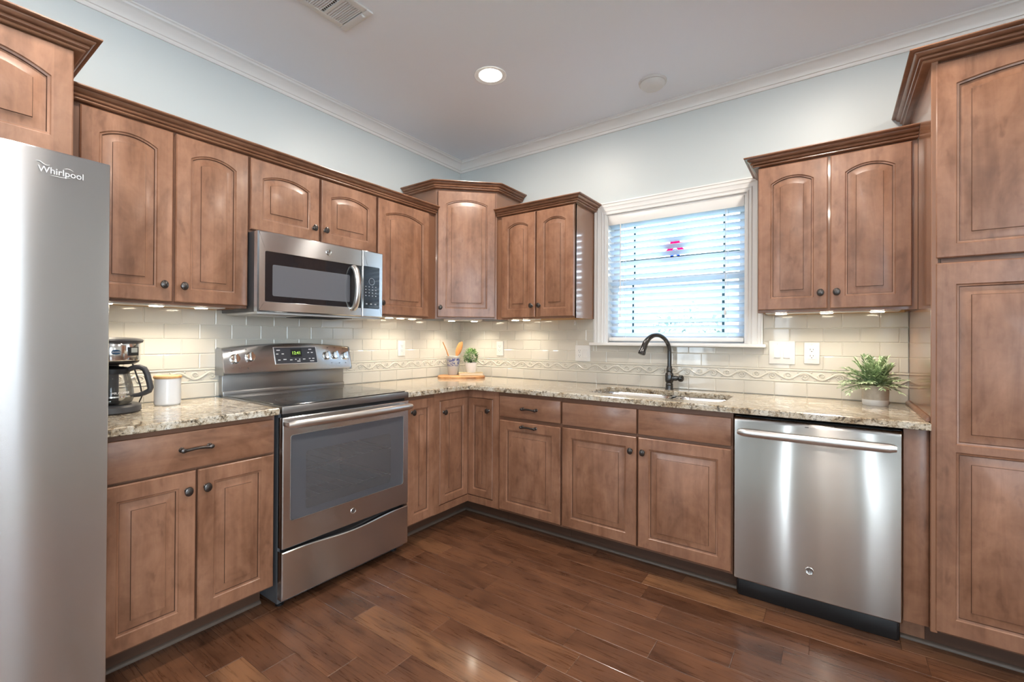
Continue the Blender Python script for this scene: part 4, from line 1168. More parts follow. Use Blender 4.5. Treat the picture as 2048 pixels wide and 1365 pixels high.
mb = MB().prism(rrect(X2(0.234), X2(0.350), 1.401, 1.652, 0.006, 4), -0.3995, -0.4012, 'Y', bev=0.0006)
for r_ in range(4):
    for c_ in range(4):
        mb.box(X2(0.250 + 0.024 * c_) - 0.004, X2(0.250 + 0.024 * c_) + 0.004, -0.4016, -0.4010, 1.475 + 0.018 * r_, 1.480 + 0.018 * r_, mat=1)
for c_ in range(3): mb.box(X2(0.256 + 0.032 * c_) - 0.006, X2(0.256 + 0.032 * c_) + 0.006, -0.4016, -0.4010, 1.425, 1.432, mat=1)
kg = mb.build('keypad', ['black_glass', 'keypad_grey'], mp, smooth=0)
mb = MB(); mb.tube([(X2(0.292) + 0.020 * math.cos(2 * PI * k / 28), -0.4012, 1.563 + 0.020 * math.sin(2 * PI * k / 28)) for k in range(28)], 0.0012, 5, loop=True)
mb.build('dial_ring', 'satin_nickel', kg)

# ------------------------------------------------------------------ dishwasher
dw = thing('dishwasher', 'stainless dishwasher with bar handle under the counter beside the pantry', 'dishwasher', (2.56, 0, 0))
MB().box(2.262, 2.858, -0.60, -0.03, 0.10, 0.868).build('body', 'charcoal_plastic', dw, smooth=0)
# gently bowed front
mb = MB(); rr = []
for t in [-1, -0.986] + [-0.98 + 1.96 * k / 24 for k in range(25)] + [0.986, 1]:
    x = 2.5593 + 0.3005 * t; bow = 0.007 * (1 - t * t) - (0.004 if abs(t) == 1 else 0)
    rr.append([(x, -0.601, 0.110), (x, -0.624 - bow, 0.110), (x, -0.628 - bow, 0.114), (x, -0.628 - bow, 0.846), (x, -0.622 - bow, 0.862), (x, -0.616 - bow, 0.866), (x, -0.601, 0.866)])
mb.rings(rr, cap0=True, cap1=True)
dd = mb.build('door', 'brushed_steel', dw)
MB().box(2.285, 2.834, -0.618, -0.604, 0.8662, 0.8675).build('control_strip', 'black_glass', dd, smooth=0)
pts = []
for k in range(27):
    t = -1 + 2 * k / 26; pts.append((2.5595 + 0.277 * t, -0.684 - 0.014 * (1 - t * t), 0.806))
mb = MB().tube(pts, [0.009] + [0.0160] * 25 + [0.011], 16, flat=1.15, flat_axis=2)
for s in (-1, 1): mb.box(2.5595 + s * 0.268 - 0.008, 2.5595 + s * 0.268 + 0.008, -0.684, -0.628, 0.797, 0.815, 0.003)
mb.build('handle', 'satin_nickel', dd)
badge(dd, 2.556, -0.635, 0.231, 0.0155)
MB().box(2.538, 2.552, -0.6365, -0.634, 0.847, 0.8495).build('legend_mark', 'charcoal_plastic', dd, smooth=0)
MB().box(2.262, 2.858, -0.545, -0.520, 0.0005, 0.106, 0.003).box(2.268, 2.852, -0.555, -0.545, 0.0005, 0.085, 0.003).build('toe_panel', 'black_plastic', dw)

# ------------------------------------------------------------------ refrigerator
FY1 = -2.592; FY0 = FY1 - 0.905
fr_ = thing('refrigerator', 'tall stainless refrigerator at the left edge of the kitchen', 'refrigerator', ((FY0 + FY1) / 2, 0, 0), LW)
MB().box(FY0 + 0.002, FY1 - 0.002, -0.775, -0.03, 0.03, 1.735, 0.004).build('body', 'grey_enamel', fr_)
def fdoor(x0, x1):
    mb = MB(); rr = []
    for t in [-1, -0.992] + [-0.988 + 1.976 * k / 18 for k in range(19)] + [0.992, 1]:
        x = (x0 + x1) / 2 + (x1 - x0) / 2 * t; bow = 0.010 * (1 - t * t) - (0.004 if abs(t) == 1 else 0)
        rr.append([(x, -0.785, 0.105), (x, -0.846 - bow, 0.105), (x, -0.850 - bow, 0.109), (x, -0.850 - bow, 1.746), (x, -0.846 - bow, 1.750), (x, -0.785, 1.750)])
    return mb.rings(rr, cap0=True, cap1=True).build('door', 'fridge_steel', fr_)
fm = -3.085
fd1 = fdoor(FY0, fm - 0.003); fd2 = fdoor(fm + 0.003, FY1)
for dd_, x in ((fd1, fm - 0.055), (fd2, fm + 0.055)):
    mb = MB().tube([(x, -0.918, 0.55), (x, -0.922, 0.9), (x, -0.922, 1.2), (x, -0.918, 1.55)], 0.013, 14)
    for z in (0.57, 1.53): mb.box(x - 0.009, x + 0.009, -0.92, -0.852, z - 0.012, z + 0.012, 0.004)
    mb.build('handle', 'satin_nickel', dd_)
mb = MB().text('Whirlpool', 0.0255, -2.703, -0.8585, 1.690, extrude=0.0012, sx=0.90)
pts = [(-2.757 + 0.030 * t, -0.8585, 1.7095 + 0.003 * math.sin(2 * PI * t) - 0.004 * t) for t in [k / 12 for k in range(13)]]
mb.tube(pts, [0.0004 + 0.0008 * math.sin(PI * k / 12) for k in range(13)], 6)
mb.tube([(-2.727 + 0.045 * (k / 12), -0.8585, 1.678 - 0.002 * math.sin(PI * k / 12) + 0.003 * k / 12) for k in range(13)], [0.0003 + 0.0007 * math.sin(PI * k / 12) for k in range(13)], 6)
mb.tube([(-2.700 + 0.022 * (k / 12), -0.8585, 1.7015 + 0.004 * math.sin(PI * k / 12)) for k in range(13)], [0.0003 + 0.0006 * math.sin(PI * k / 12) for k in range(13)], 6)
mb.build('brand_lettering', 'legend_white', fd2)
MB().box(FY0 + 0.01, FY1 - 0.01, -0.80, -0.78, 0.012, 0.098, 0.004).build('toe_grille', 'charcoal_plastic', fr_)
for sx in (FY0 + 0.08, FY1 - 0.08):
    for yy in (-0.7, -0.1): MB().lathe([(0, 0), (0.022, 0), (0.022, 0.012), (0.014, 0.016), (0.014, 0.032), (0, 0.032)], (sx, yy, 0.0003), 'Z', 12).build('foot', 'black_plastic', fr_)
for sx in (FY0 + 0.06, FY1 - 0.06): MB().box(sx - 0.03, sx + 0.03, -0.83, -0.72, 1.7355, 1.7495, 0.004).build('hinge_cover', 'charcoal_plastic', fr_)

# ------------------------------------------------------------------ counter things
# coffee maker
CX, CY = 0.225, -2.440
ZC = 0.9138
cf_ = thing('coffee_maker', 'black and stainless drip coffee maker beside the refrigerator', 'coffee maker', (CX, CY, ZC))
def ell(cx, cy, a, b, z, n=36): return [(cx + a * math.cos(2 * PI * k / n), cy + b * math.sin(2 * PI * k / n), z) for k in range(n)]
mb = MB().rings([ell(CX - .005, CY, a, b, ZC + z) for a, b, z in ((0.112, 0.100, 0), (0.118, 0.106, 0.006), (0.116, 0.104, 0.026), (0.108, 0.097, 0.032), (0.085, 0.08, 0.033))], cap0=True, cap1=True)
mb.build('base', 'charcoal_plastic', cf_)
MB().lathe([(0, 0), (0.066, 0), (0.066, 0.002), (0, 0.0025)], (CX + 0.02, CY, ZC + 0.033), 'Z', 30).build('warming_plate', 'black_plastic', cf_)
MB().box(CX - 0.118, CX - 0.070, CY - 0.060, CY + 0.052, ZC + 0.02, ZC + 0.30, 0.014).build('water_tank', 'charcoal_plastic', cf_)
mb = MB().rings([ell(CX - .005, CY, a, b, ZC + z) for a, b, z in ((0.05, 0.05, 0.197), (0.090, 0.085, 0.199), (0.102, 0.096, 0.206), (0.104, 0.098, 0.214))], cap0=True, cap1=True)
mb.build('filter_basket', 'black_plastic', cf_)
hd = MB().rings([ell(CX - .005, CY, a, b, ZC + z) for a, b, z in ((0.1045, 0.0985, 0.214), (0.106, 0.100, 0.217), (0.106, 0.100, 0.282), (0.105, 0.099, 0.284))], cap0=True, cap1=True).build('brew_housing', 'chrome', cf_)
mb = MB().rings([ell(CX - .005, CY, a, b, ZC + z) for a, b, z in ((0.105, 0.099, 0.284), (0.114, 0.108, 0.288), (0.117, 0.111, 0.296), (0.113, 0.107, 0.302), (0.09, 0.085, 0.307), (0.04, 0.04, 0.310))], cap0=True, cap1=True)
mb.build('lid', 'charcoal_plastic', cf_)
def on_head(ang, o, z): return Vector((CX - .005 + (0.106 + o) * math.cos(R(ang)), CY + (0.100 + o) * math.sin(R(ang)), ZC + z))
mb = MB(); ring0, ring1 = [], []
for k in range(20):
    a = 2 * PI * k / 20; ring0.append(on_head(-3 + 9.0 * math.cos(a), 0.0, 0.250 + 0.010 * math.sin(a))); ring1.append(on_head(-3 + 8.6 * math.cos(a), 0.002, 0.250 + 0.0095 * math.sin(a)))
mb.rings([ring0, ring1], cap1=True)
bd = mb.build('badge', 'blue_badge', hd, smooth=0)
mb = MB(); mb.text('MR.COFFEE', 0.0058, 0, 0, 0, frame=lambda p: on_head(-3 + math.degrees(p.x / 0.104), 0.0024 + p.z, 0.250 + p.y)); mb.build('badge_lettering', 'legend_white', bd, smooth=0)
mb = MB(); g0, g1 = [], []
for p in rrect(19, 43, 0.231, 0.271, 0.004, 3): pass
def patch(a0, a1, z0, z1, o0, o1, n=6):
    b0 = [on_head(a0 + (a1 - a0) * k / n, o0, z0) for k in range(n + 1)] + [on_head(a1 + (a0 - a1) * k / n, o0, z1) for k in range(n + 1)]
    b1 = [on_head(a0 + (a1 - a0) * k / n, o1, z0) for k in range(n + 1)] + [on_head(a1 + (a0 - a1) * k / n, o1, z1) for k in range(n + 1)]
    return b0, b1
mb.rings(list(patch(20, 50, 0.234, 0.270, 0, 0.002)))
b0, b1 = patch(20, 50, 0.234, 0.270, 0.002, 0.002); 
for k in range(6): mb.face([b0[k], b0[k + 1], b0[12 - k], b0[13 - k]])
cl = mb.build('clock', 'black_plastic', hd, smooth=0)
mb = MB(); b0, b1 = patch(27, 45, 0.247, 0.266, 0.0025, 0.0025)
for k in range(6): mb.face([b0[k], b0[k + 1], b0[12 - k], b0[13 - k]])
mb.build('clock_screen', 'lcd', cl, smooth=0)
# carafe
KX = CX + 0.018
mb = MB(); zc0 = ZC + 0.036
prof = [(0.0, 0.0), (0.060, 0.0), (0.068, 0.006), (0.074, 0.022), (0.075, 0.040), (0.071, 0.075), (0.063, 0.110), (0.058, 0.128)]
mb.lathe(prof, (KX, CY, zc0), 'Z', 36)
cr = mb.build('carafe', 'carafe_glass', cf_)
MB().lathe([(0.0585, 0.0), (0.0605, 0.0), (0.0615, 0.010), (0.061, 0.020), (0.052, 0.026), (0.02, 0.030), (0.0, 0.031)], (KX, CY, zc0 + 0.124), 'Z', 30).build('carafe_lid', 'black_plastic', cr)
MB().lathe([(0.0752, 0), (0.0762, 0), (0.0762, 0.006), (0.0752, 0.006)], (KX, CY, zc0 + 0.030), 'Z', 36).build('band', 'chrome', cr)
ha = Vector((math.cos(R(58)), math.sin(R(58)), 0))
hp = [(0.055, 0.138), (0.075, 0.148), (0.095, 0.150), (0.112, 0.142), (0.121, 0.122), (0.128, 0.092), (0.134, 0.062), (0.130, 0.050), (0.112, 0.040), (0.094, 0.034), (0.076, 0.032)]
MB().tube([Vector((KX, CY, zc0 + h)) + ha * r for r, h in hp], [0.010, 0.0105, 0.011, 0.0115, 0.0115, 0.0115, 0.0115, 0.011, 0.010, 0.009, 0.008], 12).build('carafe_handle', 'charcoal_plastic', cr)
mb = MB(); mb.text('MR.COFFEE', 0.0125, 0, 0, 0, frame=lambda p: Vector((KX + (0.0752 - 0.06 * 0 + p.z) * math.cos(R(12) + p.x / 0.075), CY + (0.0752 + p.z) * math.sin(R(12) + p.x / 0.075), zc0 + 0.048 + p.y * 1.0)))
for k in range(7): 
    a = R(44); mb.box(0, 0.001, 0, 0.001, 0, 0.0001) if False else None
mb.build('carafe_lettering', 'legend_white', cr, smooth=0)
o = MB().tube([(CX - 0.10, CY + 0.078, ZC + 0.25), (CX - 0.085, CY + 0.10, ZC + 0.19), (CX - 0.08, CY + 0.125, ZC + 0.10), (CX - 0.085, CY + 0.135, ZC + 0.05), (CX - 0.10, CY + 0.125, ZC + 0.012), (CX - 0.15, CY + 0.06, ZC + 0.005), (CX - 0.19, CY - 0.06, ZC + 0.005)], 0.0034, 8).build('cord', 'cord_black', cf_)
# canister
cn = thing('canister', 'white ribbed canister with wooden lid between coffee maker and range', 'canister', (0.152, -2.213, ZC))
prof = [(0, 0), (0.047, 0), (0.050, 0.003)]
for k in range(17): prof += [(0.0508, 0.006 + 0.0066 * k), (0.0520, 0.0093 + 0.0066 * k)]
prof += [(0.0512, 0.121), (0.049, 0.122), (0, 0.122)]
MB().lathe(prof, (0.152, -2.213, ZC), 'Z', 40).build('jar', 'white_ceramic', cn, smooth=60)
MB().lathe([(0, 0), (0.0535, 0), (0.0545, 0.003), (0.0545, 0.009), (0.0525, 0.012), (0, 0.0125)], (0.152, -2.213, ZC + 0.1222), 'Z', 40).build('lid', 'lid_wood', cn)
# serving board
BC = Vector((0.243, -0.258))
u_ = Vector((math.cos(R(42)), math.sin(R(42)))); w_ = Vector((u_.y, -u_.x))
poly = []
random.seed(3)
for k in range(48):
    a = 2 * PI * k / 48; c_, s_ = math.cos(a), math.sin(a)
    ex = math.copysign(abs(c_) ** 0.55, c_) * 0.186; ey = math.copysign(abs(s_) ** 0.6, s_) * 0.122
    ey *= 1 + 0.05 * math.sin(5 * a + 1) + 0.03 * math.sin(11 * a)
    p = BC + u_ * ex + w_ * ey; poly.append((p.x, p.y))
o = MB().prism(poly, ZC, ZC + 0.018, 'Z', bev=0.003).build('serving_board', 'olive_wood')
tag(o, 'live-edge olive wood serving board on the counter in the corner', 'board')
ZBo = ZC + 0.0182
KC = Vector((0.137, -0.236, ZBo))
ck = thing('utensil_crock', 'grey stoneware crock with blue floral pattern on the serving board', 'crock', KC)
MB().lathe([(0, 0), (0.040, 0), (0.042, 0.003), (0.052, 0.110), (0.0565, 0.146), (0.0575, 0.150), (0.0565, 0.152), (0.054, 0.151), (0.050, 0.120), (0.039, 0.008), (0, 0.008)], KC, 'Z', 40).build('pot', 'crock_glaze', ck)
def ax(lx, ly, z): p = Vector((KC.x, KC.y)) + Vector((0.7071, 0.7071)) * lx + Vector((0.7071, -0.7071)) * ly; return Vector((p.x, p.y, z))
o = MB().tube([ax(0.014, 0.0, KC.z + 0.012), ax(-0.035, 0, KC.z + 0.14), ax(-0.056, 0.0, KC.z + 0.20), ax(-0.083, 0.0, KC.z + 0.262), ax(-0.0845, 0, KC.z + 0.266)], [0.0055, 0.0055, 0.005, 0.0042, 0.002], 10).build('wooden_spoon', 'spoon_wood')
tag(o, 'thin wooden spoon handle leaning left out of the blue-patterned crock', 'spoon')
def utensil(l0, l1, w, ly0, ly1, label):
    mb = MB(); n = 22; rr = []
    a, b = ax(l0[0], ly0, KC.z + l0[1]), ax(l1[0], ly1, KC.z + l1[1]); d = (b - a).normalized()
    sx = Vector((0.7071, 0.7071, 0)); sx = (sx - d * sx.dot(d)).normalized(); sy = d.cross(sx)
    for k in range(n + 1):
        t = k / n
        hw_ = 0.0055 + (w - 0.0055) * (math.sin(PI * min(1, max(0, (t - 0.58) / 0.42)) ** 0.8) ** 0.7 if t > 0.58 else 0)
        th = 0.0052 if t < 0.6 else 0.0038
        c = a + (b - a) * t
        rr.append([c + sx * hw_ * math.cos(2 * PI * j / 12) + sy * th * math.sin(2 * PI * j / 12) for j in range(12)])
    mb.rings(rr, cap0=True, cap1=True)
    return tag(mb.build('wooden_spoon', 'spoon_wood'), label, 'spoon')
utensil((-0.016, 0.014), (0.068, 0.268), 0.020, 0.012, 0.022, 'front broad wooden spoon leaning right out of the blue-patterned crock')
utensil((-0.012, 0.014), (0.056, 0.262), 0.017, -0.016, -0.034, 'rear wooden spoon behind another, leaning right in the blue-patterned crock')
bk = thing('book', 'cream book lying on the serving board under the small plant', 'book', (0.262, -0.178, ZBo), 0)
bk.rotation_euler = (0, 0, R(45))
def loc_box(mb, x0, x1, y0, y1, z0, z1, bev): mb.box(0.262 + x0, 0.262 + x1, -0.178 + y0, -0.178 + y1, ZBo + z0, ZBo + z1, bev)
mb = MB(); loc_box(mb, -0.088, 0.105, -0.058, 0.032, 0, 0.0025, 0.001); loc_box(mb, -0.088, 0.105, -0.058, 0.032, 0.0195, 0.022, 0.001); loc_box(mb, -0.088, -0.0855, -0.058, 0.032, 0.0025, 0.0195, 0.0005); mb.build('cover', 'book_cream', bk)
mb = MB(); loc_box(mb, -0.085, 0.101, -0.055, 0.029, 0.0026, 0.0194, 0.0); mb.build('pages', 'book_pages', bk, smooth=0)
def leaf(mb, base, d, length, width, tone, upv=Vector((0, 0, 1)), droop=0.25):
    d = d.normalized(); s = d.cross(upv)
    if s.length < 1e-3: s = Vector((1, 0, 0))
    s.normalize(); n = s.cross(d)
    pl = []
    for t, w in ((0, 0.10), (0.3, 0.85), (0.55, 1.0), (0.8, 0.6), (1.0, 0.03)):
        c = base + d * length * t - upv * droop * length * t * t * 0.5 ; pl.append((c - s * width * w / 2 + n * 0.12 * width * w, c - n * 0.0, c + s * width * w / 2 + n * 0.12 * width * w))
    V = [[mb.bm.verts.new(p) for p in r] for r in pl]
    for a, b in zip(V[:-1], V[1:]):
        for j in range(2):
            f = mb.bm.faces.new((a[j], a[j + 1], b[j + 1], b[j])); f[mb.tone] = tone
PC = Vector((0.275, -0.176, ZBo + 0.0222))
sp_ = thing('potted_boxwood', 'small round boxwood plant in white pot standing on the cream book', 'plant', PC)
MB().lathe([(0, 0), (0.035, 0), (0.037, 0.002), (0.0475, 0.076), (0.0485, 0.078), (0.047, 0.079), (0.045, 0.070), (0.036, 0.006), (0, 0.006)], PC, 'Z', 36).build('pot', 'white_pot', sp_)
MB().lathe([(0, 0.0), (0.0445, 0.0), (0.0, 0.004)], PC + Vector((0, 0, 0.066)), 'Z', 24).build('soil', 'soil', sp_)
random.seed(11); mb = MB(); cc = PC + Vector((0, 0, 0.128))
for k in range(620):
    v = Vector((random.gauss(0, 1), random.gauss(0, 1), random.gauss(0, 1))).normalized()
    if v.z < -0.72: continue
    r_ = 0.070 * random.uniform(0.62, 1.02) * (0.95 if v.z < 0 else 0.9)
    b_ = cc + v * r_ * 0.92
    d_ = (v + Vector((random.uniform(-1, 1), random.uniform(-1, 1), random.uniform(-0.6, 1))) * 0.8)
    leaf(mb, b_, d_, random.uniform(0.013, 0.020), random.uniform(0.008, 0.011), min(1, max(0, random.random() * 0.8 + 0.2 * (v.z))), Vector((0.1, 0.05, 1)), 0.1)
for k in range(40):
    v = Vector((random.gauss(0, 1), random.gauss(0, 1), random.gauss(0, 1))).normalized()
    mb.tube([cc + Vector((0, 0, -0.05)), cc + v * 0.055], 0.0008, 4)
mb.build('foliage', 'box_leaf', sp_, smooth=60, normals=False)
# potted fern on the right
FC = Vector((2.803, -0.155, ZC))
pf = thing('potted_greenery', 'leafy green plant in a two-tone concrete pot beside the pantry', 'plant', FC)
mb = MB(); mb.lathe([(0, 0), (0.0475, 0), (0.050, 0.003), (0.0515, 0.028), (0.0515, 0.0285), (0.0525, 0.094), (0.0515, 0.097), (0.049, 0.095), (0.048, 0.07), (0, 0.07)], FC, 'Z', 40, mats=[0, 0, 0, 1, 1, 1, 1, 1, 1])
mb.build('pot', ['white_pot', 'concrete_glaze'], pf)
MB().lathe([(0, 0.0), (0.0475, 0.0), (0.0, 0.004)], FC + Vector((0, 0, 0.078)), 'Z', 24).build('soil', 'soil', pf)
random.seed(21); mb = MB(); top = FC + Vector((0, 0, 0.09))
for k in range(105):
    az = random.uniform(0, 2 * PI); el = R(10) + R(72) * random.random()
    d0 = Vector((math.cos(az) * math.cos(el), math.sin(az) * math.cos(el), math.sin(el)))
    ln = random.uniform(0.095, 0.160) * (1 if el < 0.9 else 0.92)
    if d0.x > 0: ln *= 1 - 0.22 * d0.x
    if d0.y > 0: ln *= 1 - 0.30 * d0.y
    p = top + Vector((random.uniform(-0.03, 0.03), random.uniform(-0.03, 0.03), 0)); pts = [p.copy()]; d = d0.copy()
    for q_ in range(9):
        p = p + d * ln / 9; d = (d + Vector((0, 0, -0.10 * math.cos(el)))).normalized(); pts.append(p.copy())
    pts = [Vector((min(q.x, 2.925), min(q.y, -0.015), max(q.z, ZC + 0.03))) for q in pts]
    mb.tube(pts, 0.0009, 4)
    for q_ in range(2, 10):
        for sg in (-1, 1):
            t = (pts[q_] - pts[q_ - 1]).normalized(); sd = t.cross(Vector((0, 0, 1)))
            if sd.length < 0.05: sd = Vector((math.cos(az + 1.57), math.sin(az + 1.57), 0))
            sd.normalize()
            dd_ = t * 0.9 + sd * sg * 0.8 + Vector((0, 0, random.uniform(-0.15, 0.4)))
            L_ = random.uniform(0.020, 0.034)
            e_ = pts[q_] + dd_.normalized() * L_
            if e_.x > 2.936 or e_.y > -0.012: continue
            leaf(mb, pts[q_], dd_, L_, random.uniform(0.0065, 0.0095), min(1, max(0, random.gauss(0.5, 0.28))), Vector((0, 0, 1)), 0.2)
    if pts[-1].x < 2.91 and pts[-1].y < -0.035: leaf(mb, pts[-1], (pts[-1] - pts[-2]), 0.024, 0.009, random.random())
mb.build('foliage', 'fern_leaf', pf, smooth=60, normals=False)

# ------------------------------------------------------------------ outlets and switches
def plate(label, x, z, w, h, kinds, rot=0, name='outlet', group='wall plates on the backsplash'):
    t = thing(name, label, 'outlet' if 'switch' not in name else 'switch', (x, -0.0085, z), rot, group)
    MB().box(x - w / 2, x + w / 2, -0.0155, -0.0083, z - h / 2, z + h / 2, 0.003).build('plate', 'white_plastic', t)
    n = len(kinds)
    for i, k in enumerate(kinds):
        cx = x + (i - (n - 1) / 2) * 0.046
        if k == 'o':
            r_ = MB().prism(rrect(cx - 0.0168, cx + 0.0168, z - 0.033, z + 0.033, 0.003, 3), -0.0153, -0.0172, 'Y', bev=0.0006).build('receptacle', 'white_plastic', t)
            mb = MB()
            for dz in (0.017, -0.017):
                mb.box(cx - 0.0078, cx - 0.0055, -0.0175, -0.0171, z + dz - 0.001, z + dz + 0.0075).box(cx + 0.0055, cx + 0.0078, -0.0175, -0.0171, z + dz, z + dz + 0.0065)
                mb.lathe([(0, 0), (0.0026, 0), (0.0026, 0.0004), (0, 0.0004)], (cx, -0.0171, z + dz - 0.0075), 'Y', 10)
            mb.build('slots', 'slot_dark', r_, smooth=0)
        else:
            r_ = MB().box(cx - 0.0168, cx + 0.0168, -0.0172, -0.0153, z - 0.033, z + 0.033, 0.001).build('rocker_frame', 'white_plastic', t)
            MB().prism([(-0.0172, z - 0.030), (-0.0215, z - 0.029), (-0.0185, z), (-0.0176, z + 0.030), (-0.0172, z + 0.030)], cx - 0.0145, cx + 0.0145, 'X').build('rocker', 'white_plastic', r_, smooth=0)
        for dz in (0.048, -0.048):
            MB().lathe([(0, 0), (0.0026, 0), (0.002, 0.0008), (0, 0.001)], (cx, -0.0155, z + dz), 'Y', 10).build('screw', 'white_plastic', t)
    return t
plate('single white outlet on the left wall between range and corner', -0.677, 1.150, 0.071, 0.116, 'o', 90)
plate('single white outlet on the back wall above the small boxwood plant', 0.443, 1.147, 0.068, 0.116, 'o')
plate('white plate with outlet and switch just left of the window stool', 1.180, 1.124, 0.118, 0.114, 'os')
plate('white double rocker switch plate just right of the window', 2.404, 1.157, 0.126, 0.130, 'ss', name='light_switch')
plate('single white outlet right of the double switch plate', 2.543, 1.156, 0.070, 0.116, 'o')
hk = thing('adhesive_hook', 'tiny clear adhesive hook on the tile under the narrow wall cabinet', 'hook', (1.115, -0.008, 1.345))
MB().box(1.109, 1.121, -0.0115, -0.0083, 1.328, 1.362, 0.002).build('backplate', 'white_plastic', hk)
MB().tube([(1.115, -0.011, 1.345), (1.115, -0.018, 1.339), (1.115, -0.023, 1.342), (1.115, -0.024, 1.350)], 0.0022, 8).build('hook', 'white_plastic', hk)

# ------------------------------------------------------------------ under-cabinet lights
def under_light(label, x0, x1, y, zt, pucks, rot, power=UNDER_POWER, depth=0.09):
    t = thing('under_cabinet_light', label, 'light', ((x0 + x1) / 2, y, zt), rot, 'lights under the wall cabinets')
    MB().box(x0, x1, y - depth / 2, y + depth / 2, zt - 0.019, zt - 0.0003, 0.003).build('housing', 'white_plastic', t)
    for p in pucks:
        MB().lathe([(0, 0), (0.026, 0), (0.026, 0.0012), (0.022, 0.0025), (0, 0.003)], (p, y, zt - 0.0219), 'Z', 20).build('lens', 'puck_lens', t)
        w = Matrix.Rotation(R(rot), 3, 'Z') @ Vector((p, y, zt - 0.023))
        area('puck_lamp', w, (0, 0, 0), 0.045, power, UNDER_COL, spread=R(132))
    return t
ZU = ZB + 0.0158
under_light('white light bar under the two-door cabinet beside the refrigerator', -2.56, -2.0, -0.185, ZU, (-2.45, -2.27, -2.09), LW)
under_light('white light bar under the single-door cabinet right of the microwave', -1.00, -0.66, -0.170, ZU, (-0.93, -0.83, -0.72), LW, 0.22)
under_light('white light bar under the narrow cabinet by the corner', 0.66, 0.90, -0.170, ZU, (0.70, 0.80), 0, 0.26)
under_light('white light bar under the diagonal corner cabinet', -0.15, 0.15, -0.36, ZU, (-0.09, 0.09), 45, 0.7)
under_light('white light bar under the cabinet beside the pantry', 2.345, 2.890, -0.200, ZU, (2.414, 2.61, 2.808), 0, 0.36)

# ------------------------------------------------------------------ ceiling things
CANS = [(1.030, -0.925), (2.60, -0.925), (4.1, -0.925), (1.03, -2.6), (2.60, -2.6), (4.1, -2.6), (1.03, -4.3), (2.60, -4.3), (4.1, -4.3)]  # first is the visible one; the others are added to light the room
cl0 = None
for i, (x, y) in enumerate(CANS):
    lab = 'recessed ceiling light glowing near the room corner' if i == 0 else 'added recessed ceiling light out of the picture at x %s' % i
    if i == 0:
        t = thing('recessed_light', lab, 'light', (x, y, CZ), 0, 'recessed ceiling lights')
        ring = MB().lathe([(0.066, -0.001), (0.084, -0.001), (0.092, -0.004), (0.092, -0.0002), (0.066, -0.0002)], (x, y, CZ), 'Z', 40).build('trim_ring', 'white_trim', t)
        lens = MB().lathe([(0, -0.0018), (0.066, -0.0018), (0.066, -0.0004), (0, -0.0004)], (x, y, CZ), 'Z', 32).build('lens', 'lamp_lens', t)
        cl0 = t
    else:
        t = cl0.copy(); COL.objects.link(t); t.location = (x, y, CZ)
        t['label'] = ['', 'unseen ceiling light added over the pantry end of the counter', 'unseen ceiling light added in the far right back area', 'unseen ceiling light added over the refrigerator', 'unseen ceiling light added straight above the camera', 'unseen ceiling light added beside the side window', 'unseen ceiling light added in the rear left area', 'unseen ceiling light added before the patio door', 'unseen ceiling light added in the rear right area'][i]
        for ch in list(cl0.children):
            c = ch.copy(); COL.objects.link(c); c.parent = t
    area('can_lamp', (x, y, CZ - 0.006), (0, 0, 0), 0.12, CAN_POWER, CAN_COL)
sd = thing('smoke_detector', 'round white smoke detector on the ceiling near the back wall', 'detector', (1.772, -0.318, CZ))
MB().lathe([(0, -0.012), (0.078, -0.012), (0.080, -0.0002), (0, -0.0002)], (1.772, -0.318, CZ), 'Z', 36).build('base', 'white_plastic', sd)
MB().lathe([(0, -0.042), (0.03, -0.041), (0.055, -0.036), (0.066, -0.026), (0.070, -0.0122), (0, -0.0122)], (1.772, -0.318, CZ), 'Z', 36).build('cover', 'white_plastic', sd)
# air vent: face frame with two louvre fields
VX0, VX1, VY1, VY0 = 0.685, 0.892, -1.648, -2.06
vt = thing('air_vent', 'white rectangular ceiling air vent at the top of the picture', 'vent', (0.788, -1.85, CZ))
mb = MB(); zt = CZ - 0.0002; zb = CZ - 0.010
for a, b, c, d in ((VX0, VX1, VY1 - 0.038, VY1), (VX0, VX1, VY0, VY0 + 0.038), (VX0, VX0 + 0.030, VY0 + 0.038, VY1 - 0.038), (VX1 - 0.030, VX1, VY0 + 0.038, VY1 - 0.038)): mb.box(a, b, c, d, zb, zt, 0.002)
mb.box(VX0 + 0.03, VX1 - 0.03, -1.792, -1.778, zb + 0.001, zt)
mb.build('frame', 'white_plastic', vt)
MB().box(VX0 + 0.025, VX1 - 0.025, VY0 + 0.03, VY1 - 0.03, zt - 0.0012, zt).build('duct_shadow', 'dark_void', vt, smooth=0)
mb = MB()
yy = VY1 - 0.044
while yy > VY0 + 0.04:
    if abs(yy + 1.785) > 0.012:
        mb.prism([(yy, zb + 0.001), (yy - 0.0022, zb + 0.001), (yy - 0.0082, zt - 0.0012), (yy - 0.006, zt - 0.0012)], VX0 + 0.030, VX1 - 0.030, 'X')
    yy -= 0.0105
xx = VX0 + 0.042
while xx < VX1 - 0.03:
    mb.box(xx, xx + 0.0015, VY0 + 0.04, -1.792, zb + 0.004, zt - 0.0012); xx += 0.014
mb.build('louvre', 'white_plastic', vt, smooth=0)
MB().box(0.845, 0.852, VY1 - 0.034, VY1 - 0.014, zb - 0.006, zb - 0.0001, 0.001).lathe([(0, 0), (0.005, 0.001), (0.005, 0.008), (0, 0.009)], (0.8485, VY1 - 0.024, zb - 0.012), 'Z', 10).build('lever', 'white_plastic', vt)

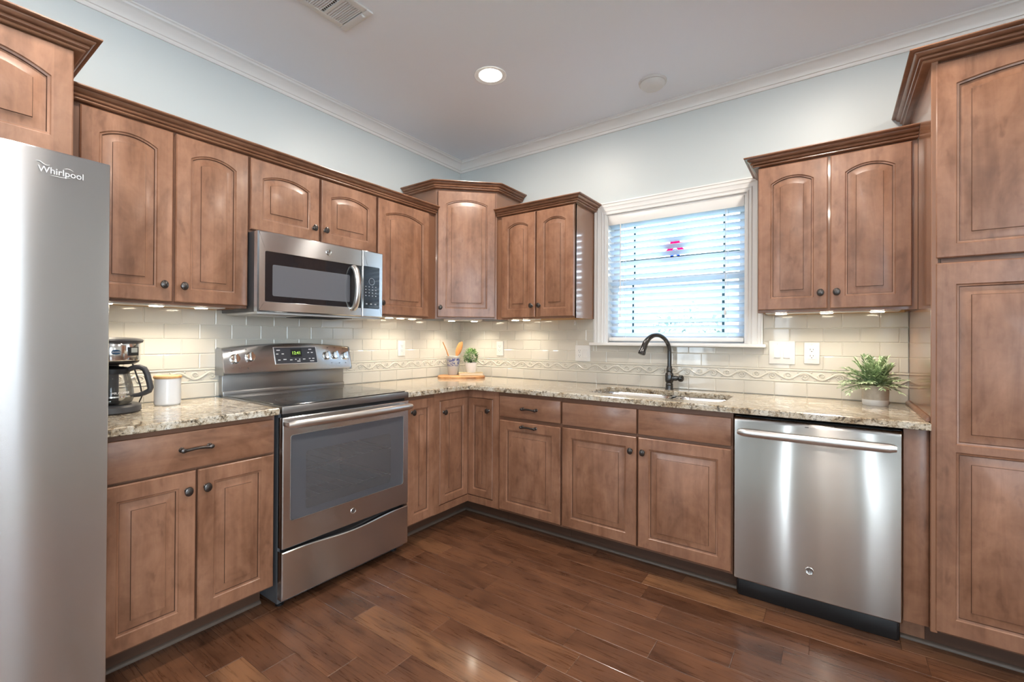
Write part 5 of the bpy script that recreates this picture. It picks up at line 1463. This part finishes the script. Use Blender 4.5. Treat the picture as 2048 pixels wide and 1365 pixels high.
# ------------------------------------------------------------------ outdoors, seen through the blind
o = MB().box(-25, 30, 0.6, 60, -0.9, -0.6).build('lawn', 'lawn', smooth=0); struct(o, 'grass lawn outside the window', 'ground'); 
o = MB().box(-12, 18, -22, YR - 0.16, -0.30, -0.12).box(XR + 0.16, 18, YR - 0.16, 0.5, -0.30, -0.12).build('patio', 'bounce_concrete', smooth=0); struct(o, 'pale concrete patio outside, unseen and added to bounce daylight indoors', 'ground')  # unseen slab, made pale to bounce daylight up to the ceiling
hs = thing('neighbour_house', 'pale neighbouring house with grey gabled roof seen through the blind', 'house', (2.5, 16, -0.6))
mb = MB().box(-1.5, 9, 14, 22, -0.6, 2.2); mb.build('wall', 'house_siding', hs, smooth=0)
mb = MB().prism([(-2.2, 2.1), (9.6, 2.1), (3.7, 5.6)], 13.6, 22.4, 'Y'); mb.build('roof', 'house_roof', hs, smooth=0)
for a in (0.2, 2.0, 5.2, 7.0):
    MB().box(a, a + 1.0, 13.93, 14.02, 0.2, 1.7, 0.01).build('window', 'window_bar', hs)
def bush(label, x, y, z0, r, h, seed, n=700, group=None):
    random.seed(seed)
    t = thing('garden_tree', label, 'tree', (x, y, -0.6), 0, group)
    MB().tube([(x, y, -0.6), (x + 0.03, y, z0)], [0.06, 0.04], 8).build('trunk', 'bark', t)
    mb = MB()
    for k in range(n):
        v = Vector((random.gauss(0, 1), random.gauss(0, 1), random.gauss(0, 1))).normalized() * random.uniform(0.3, 1) ** 0.5
        p = Vector((x + v.x * r, y + v.y * r, z0 + h / 2 + v.z * h / 2))
        leaf(mb, p, Vector((random.gauss(0, 1), random.gauss(0, 1), random.gauss(0, 1))), random.uniform(0.12, 0.2), random.uniform(0.06, 0.1), random.random())
    mb.build('crown', 'outdoor_leaf', t, smooth=0, normals=False)
bush('leafy tree outside the window behind the left half of the blind', 0.15, 7.0, 0.5, 0.75, 1.5, 5)
bush('low bush outside the window behind the faucet', 1.0, 5.2, -0.3, 0.55, 1.1, 6, 500)
